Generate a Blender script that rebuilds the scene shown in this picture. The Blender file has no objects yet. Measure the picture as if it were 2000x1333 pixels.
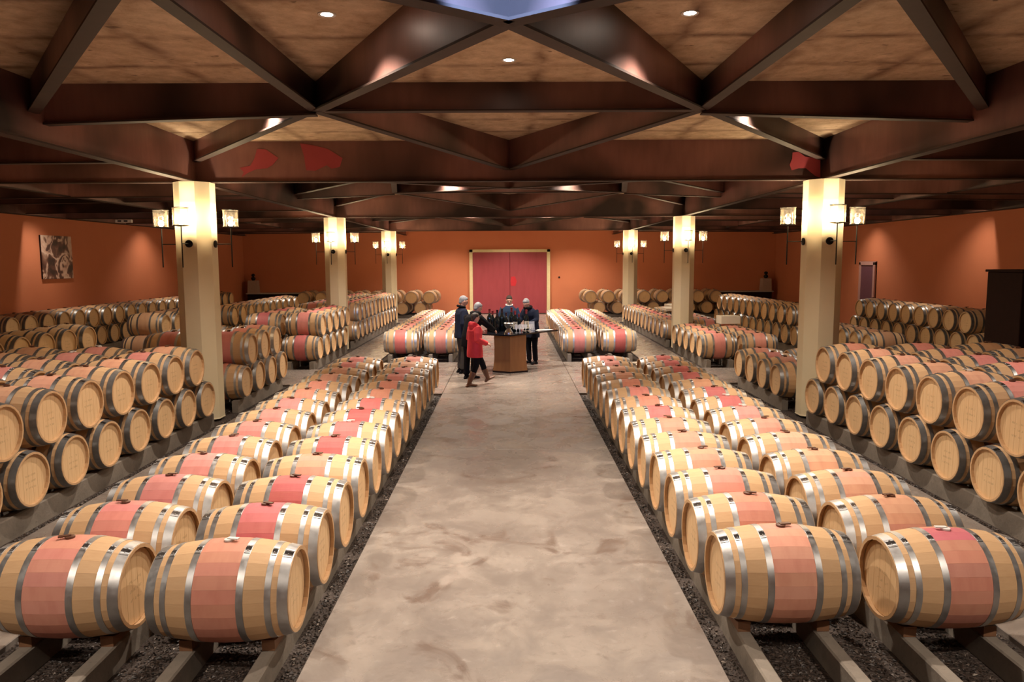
import bpy, bmesh, math, random
from mathutils import Vector, Matrix, Euler

R = math.radians
rnd = random.Random(7)
scene = bpy.context.scene
COL = scene.collection

# ------------------------------------------------------------------ camera
FPX, PITCH, YAW, ROLL, CAMH = 1475.4, 0.1051, 0.0025, -0.0045, 2.81
cd = bpy.data.cameras.new('camera')
cd.sensor_width = 36.0
cd.lens = FPX / 2000.0 * 36.0
cam = bpy.data.objects.new('camera', cd)
COL.objects.link(cam)
cam.location = (0, 0, CAMH)
fw = Vector((math.sin(YAW) * math.cos(PITCH), math.cos(YAW) * math.cos(PITCH), -math.sin(PITCH)))
rt = Vector((math.cos(YAW), -math.sin(YAW), 0))
up = rt.cross(fw)
rt2 = math.cos(ROLL) * rt + math.sin(ROLL) * up
up2 = math.cos(ROLL) * up - math.sin(ROLL) * rt
cam.rotation_euler = Matrix((rt2, up2, -fw)).transposed().to_euler()
cd.clip_end = 200
scene.camera = cam

# ------------------------------------------------------------------ world, exposure
w = bpy.data.worlds.new('world')
scene.world = w
w.use_nodes = True
w.node_tree.nodes['Background'].inputs[0].default_value = (1.0, 0.85, 0.7, 1)
w.node_tree.nodes['Background'].inputs[1].default_value = 0.05
vs = scene.view_settings
vs.view_transform = 'Standard'
vs.look = 'None'
vs.gamma = 1.0
vs.use_curve_mapping = False
vs.exposure = 1.2

LAMP = dict(down=340, front=130, flank=430, far=430, side=190, wall=130, back=430, sconce=22, blue=850)
WARM = (1.0, 0.86, 0.72)

# ------------------------------------------------------------------ geometry helpers
class MB:
    def __init__(s):
        s.v, s.f, s.m, s.bp = [], [], [], []
    def add(s, vs_, fs, mi=0, bp=None):
        o = len(s.v)
        s.v += [tuple(p) for p in vs_]
        s.f += [tuple(i + o for i in f) for f in fs]
        s.m += [mi] * len(fs)
        s.bp += [tuple(p) for p in (bp or vs_)]
        return s
    def box(s, x0, x1, y0, y1, z0, z1, mi=0):
        return s.add([(x0,y0,z0),(x1,y0,z0),(x1,y1,z0),(x0,y1,z0),(x0,y0,z1),(x1,y0,z1),(x1,y1,z1),(x0,y1,z1)],
                     [(0,3,2,1),(4,5,6,7),(0,1,5,4),(1,2,6,5),(2,3,7,6),(3,0,4,7)], mi)
    def bevbox(s, x0, x1, y0, y1, z0, z1, b=0.01, mi=0):
        bm = bmesh.new()
        bmesh.ops.create_cube(bm, size=1)
        for v in bm.verts:
            v.co = Vector(((x0+x1)/2 + v.co.x*(x1-x0), (y0+y1)/2 + v.co.y*(y1-y0), (z0+z1)/2 + v.co.z*(z1-z0)))
        bmesh.ops.bevel(bm, geom=bm.edges[:], offset=b, segments=1, affect='EDGES')
        bm.verts.index_update()
        s.add([v.co[:] for v in bm.verts], [[v.index for v in f.verts] for f in bm.faces], mi)
        bm.free()
        return s
    def lathe(s, prof, n=24, axis='z', c=(0,0,0), mi=0, cap0=False, cap1=False, a0=0.0):
        vs_ = []
        for (r, h) in prof:
            for k in range(n):
                a = a0 + 2*math.pi*k/n
                u, v = r*math.cos(a), r*math.sin(a)
                if axis == 'z': p = (u, v, h)
                elif axis == 'x': p = (h, u, v)
                else: p = (v, h, u)
                vs_.append((p[0]+c[0], p[1]+c[1], p[2]+c[2]))
        fs = []
        for i in range(len(prof)-1):
            for k in range(n):
                k2 = (k+1) % n
                fs.append((i*n+k, i*n+k2, (i+1)*n+k2, (i+1)*n+k))
        if cap0: fs.append(tuple(reversed(range(n))))
        if cap1: fs.append(tuple(range((len(prof)-1)*n, len(prof)*n)))
        return s.add(vs_, fs, mi)
    def tube(s, pts, rads, n=8, mi=0, rx=None):
        """tapered tube with closed ends through pts; rads floats or (side, front) pairs"""
        P = [Vector(p) for p in pts]
        vs_, fs = [], []
        ref = Vector((1,0,0)) if rx is None else Vector(rx)
        for i, p in enumerate(P):
            d = (P[min(i+1,len(P)-1)] - P[max(i-1,0)])
            d = d.normalized() if d.length > 1e-9 else Vector((0,0,1))
            x = ref - d*ref.dot(d)
            if x.length < 1e-3:
                x = Vector((0,1,0)) - d*d.y
            x.normalize()
            y = d.cross(x)
            r = rads[i]
            ra, rb = (r, r) if not isinstance(r, (tuple, list)) else r
            for k in range(n):
                a = 2*math.pi*k/n
                vs_.append(p + x*ra*math.cos(a) + y*rb*math.sin(a))
        for i in range(len(P)-1):
            for k in range(n):
                k2 = (k+1) % n
                fs.append((i*n+k, i*n+k2, (i+1)*n+k2, (i+1)*n+k))
        fs.append(tuple(reversed(range(n))))
        fs.append(tuple(range((len(P)-1)*n, len(P)*n)))
        return s.add([v[:] for v in vs_], fs, mi)
    def ball(s, c, r, n=12, m=8, mi=0, rot=None):
        r = (r, r, r) if not isinstance(r, (tuple, list)) else r
        vs_ = [(0,0,-1)]
        for i in range(1, m):
            t = math.pi*i/m - math.pi/2
            for k in range(n):
                a = 2*math.pi*k/n
                vs_.append((math.cos(t)*math.cos(a), math.cos(t)*math.sin(a), math.sin(t)))
        vs_.append((0,0,1))
        q = []
        for p in vs_:
            p = Vector((p[0]*r[0], p[1]*r[1], p[2]*r[2]))
            if rot is not None: p = rot @ p
            q.append((p + Vector(c))[:])
        fs = [(0, 1+(k+1) % n, 1+k) for k in range(n)]
        for i in range(m-2):
            for k in range(n):
                k2 = (k+1) % n
                fs.append((1+i*n+k, 1+i*n+k2, 1+(i+1)*n+k2, 1+(i+1)*n+k))
        L = len(vs_)-1
        b = 1+(m-2)*n
        fs += [(L, b+k, b+(k+1) % n) for k in range(n)]
        return s.add(q, fs, mi)
    def prism(s, poly, z0, z1, mi=0):
        n = len(poly)
        vs_ = [(x,y,z0) for x,y in poly] + [(x,y,z1) for x,y in poly]
        fs = [tuple(reversed(range(n))), tuple(range(n, 2*n))] + [(k,(k+1)%n,n+(k+1)%n,n+k) for k in range(n)]
        return s.add(vs_, fs, mi)
    def mesh(s, name, mats, smooth=False, bpos=False, sharp_angle=None):
        me = bpy.data.meshes.new(name)
        me.from_pydata(s.v, [], s.f)
        for m in (mats if isinstance(mats, (list, tuple)) else [mats]):
            me.materials.append(m)
        if len(me.materials) > 1:
            me.polygons.foreach_set('material_index', s.m)
        if smooth:
            me.polygons.foreach_set('use_smooth', [True]*len(s.f))
            if sharp_angle is not None:
                me.set_sharp_from_angle(angle=sharp_angle)
        if bpos:
            at = me.attributes.new('bpos', 'FLOAT_VECTOR', 'POINT')
            at.data.foreach_set('vector', [c for p in s.bp for c in p])
        me.update()
        return me
    def build(s, name, mats, parent=None, smooth=False, sharp=None, loc=None):
        o = bpy.data.objects.new(name, s.mesh(name, mats, smooth, False, sharp))
        COL.objects.link(o)
        if parent is not None: o.parent = parent
        if loc is not None: o.location = loc
        return o

def link(name, me, parent=None, loc=(0,0,0), rot=None, color=None):
    o = bpy.data.objects.new(name, me)
    COL.objects.link(o)
    if parent is not None: o.parent = parent
    o.location = loc
    if rot is not None: o.rotation_euler = rot
    if color is not None: o.color = color
    return o

def thing(name, label, cat, loc=(0,0,0), rz=0.0, group=None):
    o = bpy.data.objects.new(name, None)
    COL.objects.link(o)
    o.empty_display_size = 0.1
    o.location = loc
    o.rotation_euler = (0, 0, rz)
    return tag(o, label, cat, group)

def tag(o, label, cat, group=None, kind=None):
    if label: o['label'] = label
    if cat: o['category'] = cat
    if group: o['group'] = group
    if kind: o['kind'] = kind
    return o

def struct(o, label=None):
    o['kind'] = 'structure'
    if label: o['label'] = label
    return o

# ------------------------------------------------------------------ materials
MAT = {}
class NT:
    def __init__(s, name):
        s.m = bpy.data.materials.new(name)
        s.m.use_nodes = True
        s.t = s.m.node_tree
        s.b = s.t.nodes['Principled BSDF']
        MAT[name] = s.m
    def n(s, typ, **kw):
        nd = s.t.nodes.new(typ)
        for k, v in kw.items():
            if k.startswith('i_'):
                nd.inputs[k[2:].replace('_', ' ')].default_value = v
            else:
                setattr(nd, k, v)
        return nd
    def l(s, a, b): s.t.links.new(a, b); return s
    def math(s, op, a, b=None, c=None, clamp=False):
        nd = s.t.nodes.new('ShaderNodeMath'); nd.operation = op; nd.use_clamp = clamp
        for i, v in enumerate((a, b, c)):
            if v is None: continue
            if isinstance(v, (int, float)): nd.inputs[i].default_value = v
            else: s.l(v, nd.inputs[i])
        return nd.outputs[0]
    def mix(s, fac, a, b, blend='MIX'):
        nd = s.t.nodes.new('ShaderNodeMix'); nd.data_type = 'RGBA'; nd.blend_type = blend
        for i, v in ((0, fac), (6, a), (7, b)):
            if isinstance(v, (int, float)): nd.inputs[i].default_value = v
            elif isinstance(v, tuple): nd.inputs[i].default_value = v if len(v) == 4 else (*v, 1)
            else: s.l(v, nd.inputs[i])
        return nd.outputs[2]
    def ramp(s, fac, stops):
        nd = s.t.nodes.new('ShaderNodeValToRGB')
        e = nd.color_ramp.elements
        while len(e) < len(stops): e.new(0.5)
        for q, (p, c) in zip(e, stops):
            q.position = p
            q.color = (c, c, c, 1) if isinstance(c, (int, float)) else (*c[:3], 1)
        s.l(fac, nd.inputs[0])
        return nd.outputs[0]
    def noise(s, vec, scale, detail=4, rough=0.55, dist=0.0):
        nd = s.n('ShaderNodeTexNoise')
        nd.inputs['Scale'].default_value = scale
        nd.inputs['Detail'].default_value = detail
        nd.inputs['Roughness'].default_value = rough
        nd.inputs['Distortion'].default_value = dist
        if vec is not None: s.l(vec, nd.inputs['Vector'])
        return nd.outputs[0]
    def mapping(s, vec, scale=(1,1,1), loc=(0,0,0)):
        nd = s.n('ShaderNodeMapping')
        nd.inputs['Scale'].default_value = scale
        nd.inputs['Location'].default_value = loc
        s.l(vec, nd.inputs['Vector'])
        return nd.outputs[0]
    def obj(s): return s.n('ShaderNodeTexCoord').outputs['Object']
    def bump(s, h, strength=0.3, dist=0.01):
        nd = s.n('ShaderNodeBump')
        nd.inputs['Strength'].default_value = strength
        nd.inputs['Distance'].default_value = dist
        s.l(h, nd.inputs['Height'])
        s.l(nd.outputs[0], s.b.inputs['Normal'])
    def col(s, c):
        if isinstance(c, tuple): s.b.inputs['Base Color'].default_value = (*c[:3], 1)
        else: s.l(c, s.b.inputs['Base Color'])
        return s
    def set(s, **kw):
        for k, v in kw.items():
            i = s.b.inputs[k.replace('_', ' ')]
            if isinstance(v, (int, float)): i.default_value = v
            elif isinstance(v, tuple): i.default_value = v
            else: s.l(v, i)
        return s

def simple(name, c, rough=0.6, metal=0.0, var=0.12, scale=8.0, bump=0.0, spec=0.5):
    t = NT(name)
    v = t.noise(t.obj(), scale, 4)
    lo = tuple(x*(1-var) for x in c); hi = tuple(min(1, x*(1+var)) for x in c)
    t.col(t.mix(v, lo, hi)).set(Roughness=rough, Metallic=metal, Specular_IOR_Level=spec)
    if bump: t.bump(v, bump, 0.01)
    return t.m

def emit(name, c, s):
    t = NT(name)
    t.col((0.8, 0.8, 0.8)).set(Emission_Color=(*c, 1), Emission_Strength=s)
    return t.m

WOOD_L, WOOD_D = (0.66, 0.44, 0.25), (0.50, 0.30, 0.15)
def barrel_wood(name, stuff=False):
    t = NT(name)
    bp = t.n('ShaderNodeAttribute', attribute_name='bpos').outputs['Vector']
    oi = t.n('ShaderNodeObjectInfo')
    if stuff:
        ca = t.n('ShaderNodeAttribute', attribute_name='bcol')
        bcol, rv = ca.outputs['Color'], ca.outputs['Alpha']
    else:
        bcol, rv = oi.outputs['Color'], oi.outputs['Random']
    sx = t.n('ShaderNodeSeparateXYZ'); t.l(bp, sx.inputs[0])
    x, y, z = sx.outputs
    ang = t.math('ARCTAN2', y, z)
    idx = t.math('FLOOR', t.math('ADD', t.math('MULTIPLY', ang, 24/(2*math.pi)), 0.5))
    cv = t.n('ShaderNodeCombineXYZ'); t.l(idx, cv.inputs[0]); t.l(t.math('MULTIPLY', rv, 91.7), cv.inputs[1])
    wn = t.n('ShaderNodeTexWhiteNoise', noise_dimensions='2D'); t.l(cv.outputs[0], wn.inputs['Vector'])
    sv = wn.outputs['Value']
    off = t.n('ShaderNodeVectorMath', operation='ADD'); t.l(bp, off.inputs[0])
    co = t.n('ShaderNodeCombineXYZ'); t.l(t.math('MULTIPLY', rv, 37.0), co.inputs[1]); t.l(co.outputs[0], off.inputs[1])
    grain = t.noise(t.mapping(off.outputs[0], (3, 45, 45)), 1.6, 5, 0.6, 0.4)
    blot = t.noise(off.outputs[0], 6.0, 3)
    f = t.math('ADD', t.math('MULTIPLY', sv, 0.2), t.math('MULTIPLY', grain, 0.7))
    wood = t.mix(f, WOOD_D, WOOD_L)
    wood = t.mix(t.math('MULTIPLY', blot, 0.25), wood, (0.46, 0.26, 0.12))
    # wine-stained belly between the two middle hoops
    m = t.math('LESS_THAN', t.math('ABSOLUTE', x), 0.162)
    streak = t.noise(t.mapping(off.outputs[0], (9, 2.2, 2.2)), 1.5, 3)
    bc = t.mix(t.math('MULTIPLY', t.ramp(streak, [(0.45, 0.0), (0.75, 1.0)]), 0.5), bcol, t.mix(1.0, bcol, (0.78, 0.6, 0.62), 'MULTIPLY'))
    bc = t.mix(t.math('MULTIPLY', f, 0.25), bc, wood)
    t.col(t.mix(m, wood, bc)).set(Roughness=0.62, Specular_IOR_Level=0.35)
    t.bump(grain, 0.12, 0.004)
    return t.m

def head_wood(name, stuff=False):
    t = NT(name)
    bp = t.n('ShaderNodeAttribute', attribute_name='bpos').outputs['Vector']
    oi = t.n('ShaderNodeObjectInfo')
    rv = t.n('ShaderNodeAttribute', attribute_name='bcol').outputs['Alpha'] if stuff else oi.outputs['Random']
    sx = t.n('ShaderNodeSeparateXYZ'); t.l(bp, sx.inputs[0])
    off = t.n('ShaderNodeVectorMath', operation='ADD'); t.l(bp, off.inputs[0])
    co = t.n('ShaderNodeCombineXYZ'); t.l(t.math('MULTIPLY', rv, 53.0), co.inputs[0]); t.l(co.outputs[0], off.inputs[1])
    grain = t.noise(t.mapping(off.outputs[0], (10, 40, 3)), 1.3, 4)
    c = t.mix(grain, (0.62, 0.39, 0.19), (0.80, 0.57, 0.33))
    # worn, illegible cooper's stamp: a few broken ink lines round the middle
    y, z = sx.outputs[1], sx.outputs[2]
    wv = t.math('FRACT', t.math('MULTIPLY', t.math('ADD', z, 0.5), 15.0))
    line = t.math('LESS_THAN', wv, 0.32)
    letters = t.math('GREATER_THAN', t.noise(t.mapping(off.outputs[0], (1, 55, 30)), 1.0, 1), 0.5)
    box = t.math('MULTIPLY', t.math('LESS_THAN', t.math('ABSOLUTE', y), 0.085), t.math('LESS_THAN', t.math('ABSOLUTE', t.math('ADD', z, 0.02)), 0.105))
    stamp = t.math('MULTIPLY', t.math('MULTIPLY', line, letters), box)
    c = t.mix(t.math('MULTIPLY', stamp, 0.28), c, (0.22, 0.12, 0.06))
    t.col(c).set(Roughness=0.55, Specular_IOR_Level=0.4)
    t.bump(grain, 0.08, 0.003)
    return t.m

barrel_wood('barrel_wood'); head_wood('head_wood')
barrel_wood('barrel_wood_far', True); head_wood('head_wood_far', True)

t = NT('hoop_steel')
nz = t.noise(t.obj(), 14, 4)
t.col(t.mix(nz, (0.34, 0.33, 0.32), (0.60, 0.60, 0.60))).set(Metallic=0.9, Roughness=t.ramp(nz, [(0.3, 0.34), (0.7, 0.52)]))
t = NT('hoop_dark')
nz = t.noise(t.obj(), 14, 4)
t.col(t.mix(nz, (0.16, 0.155, 0.15), (0.36, 0.36, 0.36))).set(Metallic=0.85, Roughness=0.42)
simple('bung_brown', (0.11, 0.045, 0.025), 0.4, 0, 0.3, 30)
simple('bung_white', (0.72, 0.70, 0.66), 0.4, 0, 0.1, 30)

# concrete floor
t = NT('concrete_floor')
o = t.obj()
n1 = t.noise(o, 0.55, 6, 0.62, 0.3)
n2 = t.noise(o, 2.4, 5, 0.6, 0.6)
n3 = t.noise(t.mapping(o, (1, 1, 1), (31, 7, 0)), 1.35, 5, 0.6, 1.2)
n4 = t.noise(o, 22, 4, 0.7)
c = t.mix(t.ramp(n1, [(0.32, 0.0), (0.68, 1.0)]), (0.185, 0.152, 0.133), (0.345, 0.298, 0.258))
c = t.mix(t.ramp(n2, [(0.42, 0.0), (0.64, 0.75)]), c, (0.155, 0.125, 0.108))
c = t.mix(t.ramp(n3, [(0.58, 0.0), (0.68, 0.8)]), c, (0.13, 0.09, 0.07))
c = t.mix(t.ramp(n4, [(0.64, 0.0), (0.76, 0.3)]), c, (0.16, 0.11, 0.08))
n5 = t.noise(t.mapping(o, (1, 1, 1), (5, 17, 0)), 6.5, 6, 0.7, 0.4)
c = t.mix(t.ramp(n5, [(0.55, 0.0), (0.72, 0.6)]), c, (0.13, 0.10, 0.085))
c = t.mix(t.ramp(n5, [(0.28, 0.35), (0.42, 0.0)]), c, (0.46, 0.41, 0.37))
rg = t.math('ADD', t.ramp(n2, [(0.36, 0.15), (0.62, 0.38)]), t.math('MULTIPLY', n4, 0.03))
t.col(c).set(Roughness=rg, Specular_IOR_Level=0.55)
t.bump(t.math('ADD', t.math('MULTIPLY', n2, 0.7), t.math('MULTIPLY', n4, 0.12)), 0.07, 0.015)

t = NT('gravel_bed')
o = t.obj()
vz = t.n('ShaderNodeTexVoronoi'); vz.inputs['Scale'].default_value = 38; t.l(o, vz.inputs['Vector'])
n1 = t.noise(o, 5, 5)
c = t.mix(vz.outputs['Distance'], (0.022, 0.015, 0.012), (0.07, 0.048, 0.036))
t.col(t.mix(n1, c, (0.055, 0.038, 0.03))).set(Roughness=0.75)
t.bump(vz.outputs['Distance'], 0.9, 0.02)
t = NT('gravel_chip')
rp = t.n('ShaderNodeNewGeometry').outputs['Random Per Island']
t.col(t.ramp(rp, [(0.0, (0.016, 0.012, 0.010)), (0.55, (0.050, 0.034, 0.026)), (0.95, (0.10, 0.07, 0.055)), (1.0, (0.34, 0.28, 0.23))])).set(Roughness=0.5)

t = NT('rail_concrete')
o = t.obj()
n1 = t.noise(o, 4, 6, 0.65); n2 = t.noise(o, 26, 4)
c = t.mix(n1, (0.12, 0.098, 0.078), (0.31, 0.265, 0.215))
t.col(t.mix(t.ramp(n2, [(0.6, 0.0), (0.75, 0.6)]), c, (0.12, 0.09, 0.07))).set(Roughness=0.8)
t.bump(n2, 0.4, 0.01)

# rough cast ceiling with darker board joints
t = NT('ceiling_stone')
o = t.obj()
nw = t.noise(o, 1.3, 4)
sep = t.n('ShaderNodeSeparateXYZ'); t.l(o, sep.inputs[0])
wx = t.math('ADD', sep.outputs[0], t.math('MULTIPLY', nw, 0.28))
wy = t.math('ADD', sep.outputs[1], t.math('MULTIPLY', t.noise(t.mapping(o, (1,1,1), (9,3,0)), 1.2, 4), 0.28))
def joint(wc, per, ph, wid):
    fr = t.math('FRACT', t.math('ADD', t.math('DIVIDE', wc, per), ph))
    return t.math('SUBTRACT', 1.0, t.math('DIVIDE', t.math('ABSOLUTE', t.math('SUBTRACT', fr, 0.5)), wid), clamp=True)
j = t.math('MAXIMUM', joint(wx, 1.3, 0.13, 0.11), joint(wy, 1.05, 0.3, 0.11))
nb = t.noise(o, 5.0, 6, 0.65)
nf = t.noise(o, 30, 4, 0.7)
np_ = t.noise(t.mapping(o, (1.0, 2.0, 1), (3, 8, 1)), 4.5, 2, 0.5, 0.5)
c = t.mix(t.ramp(nb, [(0.3, 0.0), (0.7, 1.0)]), (0.42, 0.29, 0.175), (0.70, 0.53, 0.36))
jm = t.math('MULTIPLY', j, t.ramp(t.noise(o, 2.2, 4), [(0.32, 0.15), (0.6, 1.0)]))
c = t.mix(t.math('MULTIPLY', jm, 0.9), c, (0.17, 0.09, 0.05))
c = t.mix(t.ramp(np_, [(0.68, 0.0), (0.74, 0.75)]), c, (0.10, 0.055, 0.03))
c = t.mix(t.ramp(nf, [(0.58, 0.0), (0.78, 0.5)]), c, (0.20, 0.12, 0.06))
t.col(c).set(Roughness=0.9)
t.bump(t.math('SUBTRACT', t.math('ADD', nb, t.math('MULTIPLY', nf, 0.4)), jm), 0.5, 0.03)

# dark burnt steel
t = NT('steel_dark')
o = t.obj()
n1 = t.noise(o, 0.55, 2, 0.45, 0.3); n2 = t.noise(t.mapping(o, (1, 1, 0.25)), 9, 5); n3 = t.noise(o, 40, 3)
c = t.mix(t.ramp(n1, [(0.36, 0.0), (0.64, 1.0)]), (0.026, 0.015, 0.012), (0.36, 0.175, 0.145))
c = t.mix(t.math('MULTIPLY', n2, 0.45), c, (0.045, 0.023, 0.018))
t.col(c).set(Roughness=t.ramp(n1, [(0.35, 0.46), (0.65, 0.36)]), Metallic=0.15, Specular_IOR_Level=0.5)
t.bump(t.math('ADD', n2, t.math('MULTIPLY', n3, 0.3)), 0.12, 0.01)
simple('steel_flange', (0.045, 0.026, 0.02), 0.65, 0, 0.3, 6, 0, 0.25)

simple('red_reflection', (0.40, 0.06, 0.07), 0.55, 0, 0.1, 5)  # colour standing in for reddish light reflected off the column beam
t = NT('wall_terracotta')
o = t.obj()
n1 = t.noise(o, 0.5, 5, 0.6); n2 = t.noise(o, 9, 5)
t.col(t.mix(n1, (0.47, 0.145, 0.068), (0.58, 0.205, 0.098))).set(Roughness=0.8, Specular_IOR_Level=0.3)
t.bump(n2, 0.1, 0.01)
t = NT('column_cream')
o = t.obj()
n1 = t.noise(o, 2.0, 5); n2 = t.noise(o, 25, 3)
t.col(t.mix(n1, (0.74, 0.63, 0.40), (0.82, 0.73, 0.51))).set(Roughness=0.6)
t.bump(n2, 0.06, 0.01)
simple('cream_frame', (0.66, 0.55, 0.30), 0.55)
t = NT('door_red')
o = t.obj()
n1 = t.noise(t.mapping(o, (3, 3, 0.6)), 2.0, 4)
t.col(t.mix(n1, (0.25, 0.032, 0.04), (0.34, 0.055, 0.065))).set(Roughness=0.5)
simple('door_mark', (0.50, 0.02, 0.03), 0.45)
simple('door_purple', (0.13, 0.05, 0.075), 0.5)
simple('frame_pink', (0.46, 0.25, 0.22), 0.6)
simple('dark_wood', (0.018, 0.006, 0.004), 0.75, 0, 0.3, 8, 0, 0.15)
simple('black_iron', (0.012, 0.010, 0.009), 0.45, 0.6, 0.2, 20)
simple('white_metal', (0.78, 0.74, 0.68), 0.4)
t = NT('lantern_glass')
t.t.nodes.remove(t.b)
tr = t.n('ShaderNodeBsdfTransparent'); tr.inputs[0].default_value = (0.97, 0.93, 0.86, 1)
gl = t.n('ShaderNodeBsdfGlossy'); gl.inputs['Roughness'].default_value = 0.08
tl = t.n('ShaderNodeBsdfTranslucent'); tl.inputs[0].default_value = (0.9, 0.82, 0.68, 1)
lw = t.n('ShaderNodeLayerWeight'); lw.inputs[0].default_value = 0.25
sm = t.noise(t.obj(), 25, 3)
m1 = t.n('ShaderNodeMixShader'); t.l(t.ramp(sm, [(0.4, 0.003), (0.7, 0.012)]), m1.inputs[0]); t.l(tr.outputs[0], m1.inputs[1]); t.l(tl.outputs[0], m1.inputs[2])
m2 = t.n('ShaderNodeMixShader'); t.l(t.math('MULTIPLY', lw.outputs['Facing'], 0.5), m2.inputs[0]); t.l(m1.outputs[0], m2.inputs[1]); t.l(gl.outputs[0], m2.inputs[2])
t.l(m2.outputs[0], t.t.nodes['Material Output'].inputs[0])
emit('bulb_glow', (1.0, 0.80, 0.52), 40.0)
emit('spot_glow', (1.0, 0.90, 0.75), 30.0)
simple('stone_grey', (0.40, 0.28, 0.22), 0.8, 0, 0.15, 12)
simple('counter_top', (0.42, 0.36, 0.32), 0.6)
simple('cardboard', (0.36, 0.22, 0.12), 0.8)
simple('carton_white', (0.74, 0.68, 0.55), 0.7, 0, 0.06)

# ------------------------------------------------------------------ room shell
XW, YB, YF, ZT, HB = 14.25, 40.7, -4.5, 4.93, 4.215

# floor: gravel ground with concrete slabs laid round the barrel beds
fl = struct(MB().box(-XW, XW, YF, YB, -0.12, -0.045).build('floor', MAT['gravel_bed']))
XC = [-XW, -7.95, -5.02, -3.74, -1.46, 1.47, 3.74, 5.02, 7.95, XW]
YC = [YF, 3.0, 11.11, 15.98, 17.25, 19.72, 21.0, 25.6, 32.0, 34.9, YB]
for i in range(len(XC)-1):
    for jx in range(len(YC)-1):
        xm, ym = abs(XC[i]+XC[i+1])/2, (YC[jx]+YC[jx+1])/2
        if 1.4 < xm < 3.8 and (ym < 15.98 or 21.0 < ym < 32.0): continue
        if 5.0 < xm < 8.0 and (ym < 17.25 or 19.72 < ym < 34.9): continue
        g = 0.004
        MB().bevbox(XC[i]+g*(i > 0), XC[i+1]-g*(i < len(XC)-2), YC[jx]+g, YC[jx+1]-g, -0.11, 0.0, 0.006).build('floor_slab', MAT['concrete_floor'], fl)

ceil = struct(MB().box(-XW, XW, YF, YB, ZT, ZT+0.2).build('ceiling', MAT['ceiling_stone']))
struct(MB().box(-XW-0.2, -XW, YF, YB, -0.12, ZT+0.2).build('wall_left', MAT['wall_terracotta']))
struct(MB().box(XW, XW+0.2, YF, YB, -0.12, ZT+0.2).build('wall_right', MAT['wall_terracotta']))
struct(MB().box(-XW-0.2, XW+0.2, YB, YB+0.2, -0.12, ZT+0.2).build('wall_back', MAT['wall_terracotta']))
struct(MB().box(-XW-0.2, XW+0.2, YF-0.2, YF, -0.12, ZT+0.2).build('wall_front', MAT['wall_terracotta']))

# steel roof beams: web plate and bottom flange, depth may change along the length
def beam(p0, p1, d0, d1, fl_w=0.13, mark=None):
    p0, p1 = Vector((*p0, 0)), Vector((*p1, 0))
    d = (p1-p0).normalized(); s = Vector((-d.y, d.x, 0))
    m = MB()
    def slab(h, z0a, z1a, z0b, z1b, mi=0):
        q = []
        for p, za, zb in ((p0, z0a, z1a), (p1, z0b, z1b)):
            q += [p-s*h+Vector((0,0,za)), p+s*h+Vector((0,0,za)), p+s*h+Vector((0,0,zb)), p-s*h+Vector((0,0,zb))]
        m.add([v[:] for v in q], [(0,1,2,3),(7,6,5,4),(0,4,5,1),(1,5,6,2),(2,6,7,3),(3,7,4,0)], mi)
    slab(0.018, ZT-d0, ZT, ZT-d1, ZT)
    slab(fl_w/2, ZT-d0-0.02, ZT-d0, ZT-d1-0.02, ZT-d1, 1)
    return m.build('steel_beam', [MAT['steel_dark'], MAT['steel_flange']], ceil)

DC = ZT-HB-0.02
XN, XL = 2.3, 5.55
col_beams = {}
for k in range(-1, 4):
    yc = 13.6 + 10.8*k
    if yc > 0:
        for (xa, xb) in ((-XW, -XL), (-XL, 0), (0, XL), (XL, XW)):
            b = beam((xa, yc), (xb, yc), DC, DC, 0.16)
            col_beams[(k, xa)] = b
    yn = yc - 4.34
    ya = yc - 8.68
    if yn < YB and yn > 0:
        xn = XN if k <= 0 else 3.0
        beam((-xn, yn), (xn, yn), 0.32, 0.32)
        for s in (-1, 1):
            beam((s*xn, yn), (s*XL, yn), 0.36, 0.46)
            beam((s*XL, yn), (s*XW, yn-0.25), 0.46, 0.60)
            if yc < YB:
                beam((s*xn, yn), (0, yc), 0.32, 0.50)
                beam((s*xn, yn), (s*XL, yc), 0.30, 0.34)
            beam((s*xn, yn), (s*2.38, ya), 0.32, 0.32)
            beam((s*xn, yn), (0, ya), 0.32, 0.62)
            beam((0, ya), (s*3.4, ya-(2.45 if k == 0 else 1.85)), 0.62, 0.62)
            beam((s*2.38, ya), (s*XL, yn-0.2), 0.32, 0.36)
    # side-bay secondary beams
    for yy in (yc-7.0, yc-2.0):
        if 0 < yy < YB:
            for s in (-1, 1):
                beam((s*XL, yy), (s*XW, yy), 0.60, 0.66)
for s in (-1, 1):
    yprev = YF
    for yc in (2.8, 13.6, 24.4, 35.2, YB):
        beam((s*XL, yprev), (s*XL, yc), DC, DC, 0.16)
        beam((s*10.0, yprev), (s*10.0, yc), 0.6, 0.6)
        beam((s*(XW-0.12), yprev), (s*(XW-0.12), yc), DC, DC, 0.2)
        yprev = yc

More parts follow.
